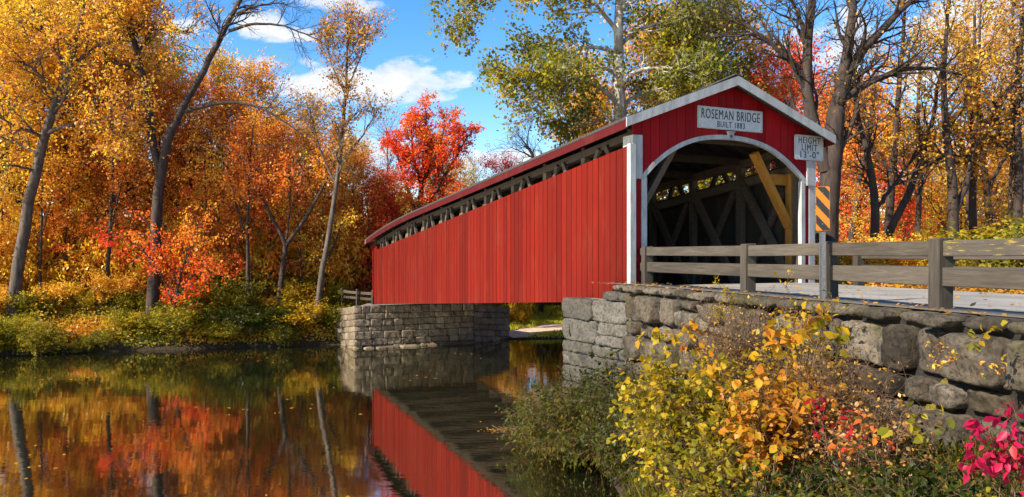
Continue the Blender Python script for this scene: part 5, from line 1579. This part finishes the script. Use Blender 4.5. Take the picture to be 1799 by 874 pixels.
# ------------------------------------------------------------------ plants on the near bank
def near_plants():
    def gp(px, d): return groundbase(px, d)
    g = None
    # big yellow shrub
    bush('yellow_shrub', gp(1245, 10.6), 'large bushy shrub with yellow and lime leaves spreading over the water', LM['shruby'], VINE, 401, stems=24, H=2.1, spread=1.0, L=.115, W=.068, M2=10, M3=4, per=4, L2=.6, L3=.28, tint_up=.25)
    bush('yellow_shrub', gp(1345, 9.6), 'orange yellow leaved shrub in front of the boulder wall, centre of the thicket', LM['shrubo'], VINE, 402, stems=12, H=1.8, spread=.6, L=.13, W=.08, M2=9, M3=3, per=4, L2=.5, L3=.25)
    bush('yellow_shrub', gp(1185, 11.8), 'lime green shrub at the waterside edge of the yellow thicket', LM['yellowgreen'], VINE, 403, stems=20, H=2.1, spread=.65, L=.10, W=.065, M2=9, M3=4, per=4, L2=.5, L3=.26, lean=(-.15, 0))
    bush('yellow_shrub', gp(1400, 11.2), 'thin leaved golden shrub climbing up the boulder wall', LM['shruby'], VINE, 404, stems=14, H=2.3, spread=.6, L=.085, W=.05, M2=10, M3=4, per=3, L2=.5, L3=.26)
    bush('green_shrub', gp(1290, 8.3), 'fresh green low shrub at the bottom of the yellow thicket', LM['olive'], VINE, 405, stems=16, H=1.05, spread=.75, L=.09, W=.052, M2=9, M3=4, per=4, L2=.42, L3=.24)
    bush('green_shrub', gp(1165, 13.4), 'dark green leafy shrub between the thicket and the waterside bush', LM['green'], VINE, 406, stems=18, H=1.7, spread=.7, L=.085, W=.05, M2=9, M3=4, per=4, L2=.5, L3=.25, lean=(-.2, 0))
    # waterside bush in front of the abutment
    bush('waterside_bush', gp(1085, 18.3), 'dark mossy green bush hanging over the water below the grey abutment', LM['green'], VINE, 410, stems=50, H=1.55, spread=1.45, L=.11, W=.045, M2=13, M3=5, per=5, L2=.7, L3=.35, lean=(-.55, -.3), droop=.5, up=-.02)
    bush('waterside_bush', gp(1020, 20.4), 'rusty tipped bush at the water corner of the grey abutment', LM['green'], VINE, 411, stems=40, H=1.35, spread=1.3, L=.11, W=.045, M2=10, M3=5, per=5, L2=.6, L3=.3, lean=(-.5, -.5), droop=.5, up=-.02)
    bush('waterside_bush', gp(1160, 16.4), 'olive bush on the waterline beside the yellow thicket', LM['green'], VINE, 412, stems=30, H=1.9, spread=1.0, L=.09, W=.045, M2=10, M3=4, per=5, L2=.6, L3=.3, lean=(-.5, -.25), droop=.4, up=-.01)
    bush('ivy_plant', (2.15, 19.35, gz(2.15, 19.35)), 'dark green leafy plant growing up against the grey abutment blocks', LM['green'], VINE, 413, stems=14, H=2.5, spread=.45, L=.12, W=.085, M2=8, M3=3, per=4, L2=.4, L3=.2)
    # bottom edge in front of the boulder wall
    bush('green_shrub', gp(1560, 6.5), 'olive green trailing shrub along the bottom below the boulder wall', LM['olive'], VINE, 420, stems=20, H=.72, spread=.8, L=.075, W=.042, M2=9, M3=4, per=4, L2=.4, L3=.2)
    bush('green_shrub', gp(1440, 7.4), 'dark green shrub under the red leaved sapling', LM['green'], VINE, 421, stems=18, H=.85, spread=.75, L=.075, W=.042, M2=9, M3=4, per=4, L2=.4, L3=.2)
    bush('green_shrub', gp(1680, 6.6), 'green shrub at the foot of the wall beside the magenta leaves', LM['green'], VINE, 422, stems=18, H=.7, spread=.7, L=.085, W=.05, M2=9, M3=3, per=4, L2=.35, L3=.2)
    bush('green_shrub', gp(1790, 5.6), 'rusty olive shrub in the bottom corner beneath the magenta sapling', LM['olive'], VINE, 423, stems=16, H=.55, spread=.6, L=.07, W=.04, M2=8, M3=3, per=4, L2=.3, L3=.16)
    bush('green_shrub', gp(1500, 8.9), 'brown and olive scrub against the lowest boulders', LM['rust'], VINE, 424, stems=16, H=1.0, spread=.8, L=.07, W=.04, M2=9, M3=4, per=2, L2=.45, L3=.25)
    bush('dry_thicket', gp(1310, 12.9), 'tangle of dry brown stems on the wall above the yellow thicket', LM['rust'], VINE, 425, stems=36, H=2.4, spread=.7, L=.05, W=.03, M2=12, M3=5, per=1, L2=.6, L3=.35, shaped=False)
    bush('dry_thicket', gp(1470, 9.6), 'dry curling brown stems in front of the boulders beside the thicket', LM['rust'], VINE, 426, stems=30, H=1.5, spread=.65, L=.05, W=.03, M2=12, M3=4, per=1, L2=.5, L3=.3, shaped=False)

def sprig(name, label, cat, leafm, seed, stem_px, d, L, W, per=5, side=4, sl=.16, droop=.4, mat=VINE, r=.005, group=None, K=10, inner=2):
    """single plant: stems in picture coordinates at depth d; leaves on short side shoots"""
    rng = np.random.default_rng(seed)
    x, y, _ = at(*stem_px[0][0][:2], d)
    t = thing(name, (x, y, at(*stem_px[0][0][:2], d)[2]), label, cat, group)
    woods, LV, LQ, LT, b = [], [], [], [], 0
    for st in stem_px:
        o = resample(pl(d, *[(a, b_, r, q) for a, b_, q in [(p[0], p[1], p[2] if len(p) > 2 else 0) for p in st]]), K, .006, rng)
        rr = r * (1 - .7 * np.linspace(0, 1, K))
        woods.append(tubes(o[None, :, :3], rr[None], 5))
        P1, R1 = spawn(rng, o[None, :, :3], rr[None], side, .35, 1.0, .8, sl, 4, .15, .02, .7, .0015)
        woods.append(tubes(P1, R1, 4))
        V, Q, T = shaped_leaves(rng, P1, per, .3, L, W, droop)
        LV.append(V); LQ.append(Q + b); LT.append(T); b += len(V)
        V, Q, T = shaped_leaves(rng, o[None, :, :3], inner, .6, L, W, droop)
        LV.append(V); LQ.append(Q + b); LT.append(T); b += len(V)
    W_ = join(woods)
    np_obj('stem', W_[0], W_[1], mat, t, smooth=True)
    np_obj('foliage', np.concatenate(LV), np.concatenate(LQ), leafm, t, np.concatenate(LT))
    return t

def near_sprigs():
    sprig('magenta_sapling', 'vivid magenta leaved sapling in the bottom corner by the wall', 'sapling', LM['magenta'], 501,
          [[(1760, 900), (1755, 830), (1745, 770), (1720, 740)], [(1775, 900), (1785, 820), (1790, 750), (1780, 715)], [(1765, 880), (1730, 830), (1705, 790)], [(1780, 890), (1770, 810), (1765, 740)],
           [(1795, 900), (1810, 820), (1815, 740)], [(1770, 900), (1780, 860), (1800, 800)], [(1775, 890), (1790, 850), (1770, 800)]], 4.6, .082, .038, per=4, side=7, sl=.14, droop=.75, inner=4)
    sprig('orange_sapling', 'slim sapling hanging orange leaves in front of the grey abutment', 'sapling', LM['shrubo'], 502,
          [[(1235, 660), (1210, 610), (1185, 585), (1135, 572)], [(1230, 640), (1225, 600), (1222, 570)], [(1240, 650), (1215, 600), (1205, 588)]], 11.2, .13, .075, per=3, side=5, sl=.2, droop=.6)
    sprig('orange_sapling', 'sapling with big glowing orange leaves before the cap stones', 'sapling', LM['shrubo'], 503,
          [[(1380, 680), (1385, 620), (1395, 570), (1410, 540)], [(1385, 650), (1370, 600), (1350, 575)], [(1390, 620), (1420, 570), (1430, 545)]], 7.8, .135, .08, per=3, side=5, sl=.16, droop=.7)
    sprig('yellow_sapling', 'sapling of paired lemon leaves in front of the wall below the hazard post', 'sapling', LM['shruby'], 504,
          [[(1425, 660), (1435, 610), (1445, 560), (1440, 530)], [(1430, 640), (1455, 590), (1475, 570)], [(1435, 620), (1470, 600), (1480, 590)]], 6.9, .12, .075, per=3, side=3, sl=.1, droop=.6)
    sprig('goldenrod', 'feathery yellow goldenrod spike standing against the cap stones', 'plant', LM['shruby'], 505,
          [[(1285, 600), (1282, 560), (1275, 520), (1258, 492)], [(1283, 570), (1290, 540), (1280, 515)], [(1283, 580), (1265, 555), (1255, 548)]], 12.2, .06, .02, per=7, side=12, sl=.13, droop=.0, inner=14)
    sprig('lemon_sprig', 'single lime leaved sprig hanging before the middle boulders', 'plant', LM['yellowgreen'], 506,
          [[(1575, 800), (1580, 740), (1590, 715), (1600, 705)], [(1580, 770), (1605, 735), (1610, 718)]], 5.6, .10, .06, per=2, side=2, sl=.08, droop=.8)
    sprig('lemon_sprig', 'small lime sprig reaching out beside the magenta sapling', 'plant', LM['yellowgreen'], 507,
          [[(1640, 790), (1635, 760), (1650, 735), (1660, 730)], [(1640, 780), (1620, 762), (1612, 760)]], 5.9, .09, .055, per=2, side=2, sl=.08, droop=.6)
    sprig('wall_sprig', 'pale green sprig rooted in the wall just below the cap stones', 'plant', LM['yellowgreen'], 508,
          [[(1690, 625), (1705, 605), (1720, 590), (1750, 578)], [(1695, 615), (1710, 600), (1712, 595)]], 8.2, .10, .06, per=2, side=4, sl=.1, droop=.3)
    sprig('dry_sprig', 'withered orange sprig across the biggest boulder', 'plant', LM['amber'], 509,
          [[(1690, 665), (1680, 640), (1665, 620), (1655, 605)], [(1690, 660), (1660, 640), (1640, 638)], [(1690, 665), (1730, 645), (1760, 640)]], 8.0, .06, .025, per=4, side=7, sl=.12, droop=.3)
    sprig('red_sapling', 'crimson leaved sapling in the scrub below the boulders', 'sapling', LM['crimson'], 510,
          [[(1455, 800), (1450, 760), (1435, 720), (1422, 708)], [(1455, 780), (1470, 740), (1480, 735)], [(1460, 790), (1490, 770), (1500, 750)], [(1455, 790), (1440, 750), (1455, 720)]], 6.6, .075, .036, per=3, side=4, sl=.12, droop=.6)
    sprig('red_sapling', 'dull red and orange sapling beside the crimson one', 'sapling', LM['redorange'], 511,
          [[(1540, 810), (1535, 770), (1530, 740), (1515, 730)], [(1540, 800), (1550, 770), (1548, 755)], [(1530, 810), (1500, 790), (1482, 785)]], 6.2, .072, .04, per=2, side=4, sl=.1, droop=.6)
    sprig('amber_sprig', 'lone amber leaves arching over the scrub in front of the thicket', 'plant', LM['shrubo'], 512,
          [[(1380, 760), (1395, 720), (1405, 690), (1420, 682)], [(1360, 830), (1365, 795), (1372, 780)]], 7.0, .11, .07, per=2, side=3, sl=.1, droop=.7)
near_plants(); near_sprigs()

def driftwood():
    rng = np.random.default_rng(3)
    p0 = at(893, 762, 20.0)
    t = thing('driftwood', (p0[0], 22.2, 0), 'small raft of twigs and leaves floating on the dark water', 'driftwood')
    c = np.array([(893 - CX) / F * 22.2, 22.2, 0.0])
    P = []
    for k in range(9):
        a = rng.normal(0, .35); L = rng.uniform(.25, .6)
        q = c + np.array([rng.normal(0, .25), rng.normal(0, .12), .015 + .01 * k % .03])
        d = np.array([math.cos(a), math.sin(a), rng.normal(0, .08)]) * L / 2
        P.append(np.linspace(q - d, q + d, 5) + rng.normal(0, .015, (5, 3)))
    P = np.array(P); V, Q = tubes(P, np.full(P.shape[:2], .012), 5)
    np_obj('twig', V, Q, VINE, t, smooth=True)
    m = 60
    q = c + np.stack([rng.normal(0, .35, m), rng.normal(0, .16, m), np.full(m, .012)], 1)
    a = rng.uniform(0, 6.28, m); dd = np.stack([np.cos(a), np.sin(a), rng.normal(0, .05, m)], 1); s = np.stack([-np.sin(a), np.cos(a), rng.normal(0, .1, m)], 1)
    L = .09
    V = np.stack([q, q + dd * L * .5 + s * L * .3, q + dd * L, q + dd * L * .5 - s * L * .3], 1).reshape(-1, 3)
    np_obj('leaf_litter', V, np.arange(len(V)).reshape(-1, 4), LM['rust'], t, rng.random(m))
driftwood()

# ------------------------------------------------------------------ daylight
SUN_H = unit(np.array([-.84, -.54])); ELEV = math.radians(35)
SUN = np.array([SUN_H[0] * math.cos(ELEV), SUN_H[1] * math.cos(ELEV), math.sin(ELEV)])
def daylight():
    sd = bpy.data.lights.new('sun', 'SUN'); sd.energy = 5.0; sd.angle = math.radians(.5); sd.color = (1, .93, .80)
    so = bpy.data.objects.new('sun', sd); link(so)
    so.rotation_euler = Vector(SUN).to_track_quat('Z', 'Y').to_euler()
    so.location = (0, 0, 60)
    w = bpy.data.worlds.new('World'); SC.world = w; w.use_nodes = True
    nt = w.node_tree; nt.nodes.clear()
    out = nt.nodes.new('ShaderNodeOutputWorld'); bg = nt.nodes.new('ShaderNodeBackground')
    sky = nt.nodes.new('ShaderNodeTexSky'); sky.sky_type = 'NISHITA'; sky.sun_disc = False
    sky.sun_elevation = ELEV; sky.sun_rotation = math.atan2(SUN[0], SUN[1])
    sky.air_density = 1.0; sky.dust_density = .2; sky.ozone_density = 2.5
    hs = N(nt, 'ShaderNodeHueSaturation', inp={'Saturation': 1.36, 'Value': 1.12, 'Hue': .506})
    nt.links.new(sky.outputs[0], hs.inputs['Color'])
    # clouds, fixed in directions of the sky
    tc = N(nt, 'ShaderNodeTexCoord')
    sp = N(nt, 'ShaderNodeSeparateXYZ'); nt.links.new(tc.outputs['Generated'], sp.inputs[0])
    y = math_n(nt, 'MAXIMUM', math_n(nt, 'ABSOLUTE', sp.outputs[1]), .05)
    u = math_n(nt, 'DIVIDE', sp.outputs[0], y); v = math_n(nt, 'DIVIDE', sp.outputs[2], y)
    CL = [(650, 152, 150, 30, 1.0), (705, 138, 55, 34, 1.0), (560, 158, 85, 26, .9), (770, 165, 60, 18, .7), (500, 64, 60, 14, .7), (450, 45, 45, 28, .75), (465, 110, 90, 17, .7), (600, 5, 90, 22, .55),
          (640, 268, 70, 26, .85), (880, 282, 85, 20, .8), (700, 262, 60, 14, .6), (1500, 70, 120, 50, .6), (1390, 70, 60, 30, .6), (1740, 70, 160, 60, .95), (1650, 130, 110, 40, .7), (1600, 240, 200, 40, .55), (1760, 10, 120, 30, .9), (200, 40, 150, 30, .6), (1100, 150, 60, 14, .3)]
    tot = None
    for px, py, rx, ry, am in CL:
        du = math_n(nt, 'DIVIDE', math_n(nt, 'SUBTRACT', u, (px - CX) / F), rx / F)
        dv = math_n(nt, 'DIVIDE', math_n(nt, 'SUBTRACT', v, (CY - py) / F), ry / F)
        r2 = math_n(nt, 'ADD', math_n(nt, 'MULTIPLY', du, du), math_n(nt, 'MULTIPLY', dv, dv))
        g = math_n(nt, 'MULTIPLY', math_n(nt, 'POWER', 2.718, math_n(nt, 'MULTIPLY', r2, -.7)), am)
        tot = g if tot is None else math_n(nt, 'MAXIMUM', tot, g)
    cmb = N(nt, 'ShaderNodeCombineXYZ'); nt.links.new(u, cmb.inputs[0]); nt.links.new(math_n(nt, 'MULTIPLY', v, 1.7), cmb.inputs[1])
    n1 = noise_n(nt, cmb.outputs[0], 13, 9, .62, .25); n2 = noise_n(nt, cmb.outputs[0], 5, 4, .5)
    m_ = math_n(nt, 'ADD', tot, math_n(nt, 'MULTIPLY', math_n(nt, 'SUBTRACT', n1, .5), 1.9))
    m_ = math_n(nt, 'ADD', m_, math_n(nt, 'MULTIPLY', math_n(nt, 'SUBTRACT', n2, .5), .5))
    mask = ramp(nt, m_, [(.30, (0, 0, 0)), (.56, (.7, .7, .7)), (.85, (1, 1, 1))], 'EASE')
    shade = ramp(nt, n1, [(.3, (3.6, 3.8, 4.3)), (.62, (4.9, 4.9, 5.0))])
    c = mixc(nt, mask, hs.outputs[0], shade)
    nt.links.new(c, bg.inputs[0]); bg.inputs[1].default_value = .105
    nt.links.new(bg.outputs[0], out.inputs[0])
daylight()

# ------------------------------------------------------------------ camera, view
def camera():
    cd = bpy.data.cameras.new('camera'); co = bpy.data.objects.new('camera', cd); link(co)
    co.location = (0, 0, HC); co.rotation_euler = (math.radians(90), 0, 0)
    cd.sensor_width = 36; cd.lens = F / 1799 * 36; cd.shift_y = 13 / 1799
    cd.clip_start = .1; cd.clip_end = 3000
    SC.camera = co
    vs = SC.view_settings
    vs.view_transform = 'Standard'; vs.look = 'None'; vs.exposure = 1.14; vs.gamma = 1; vs.use_curve_mapping = False
    SC.cycles.max_bounces = 12; SC.cycles.diffuse_bounces = 8; SC.cycles.transmission_bounces = 8; SC.cycles.transparent_max_bounces = 4; SC.cycles.use_denoising = True
camera()
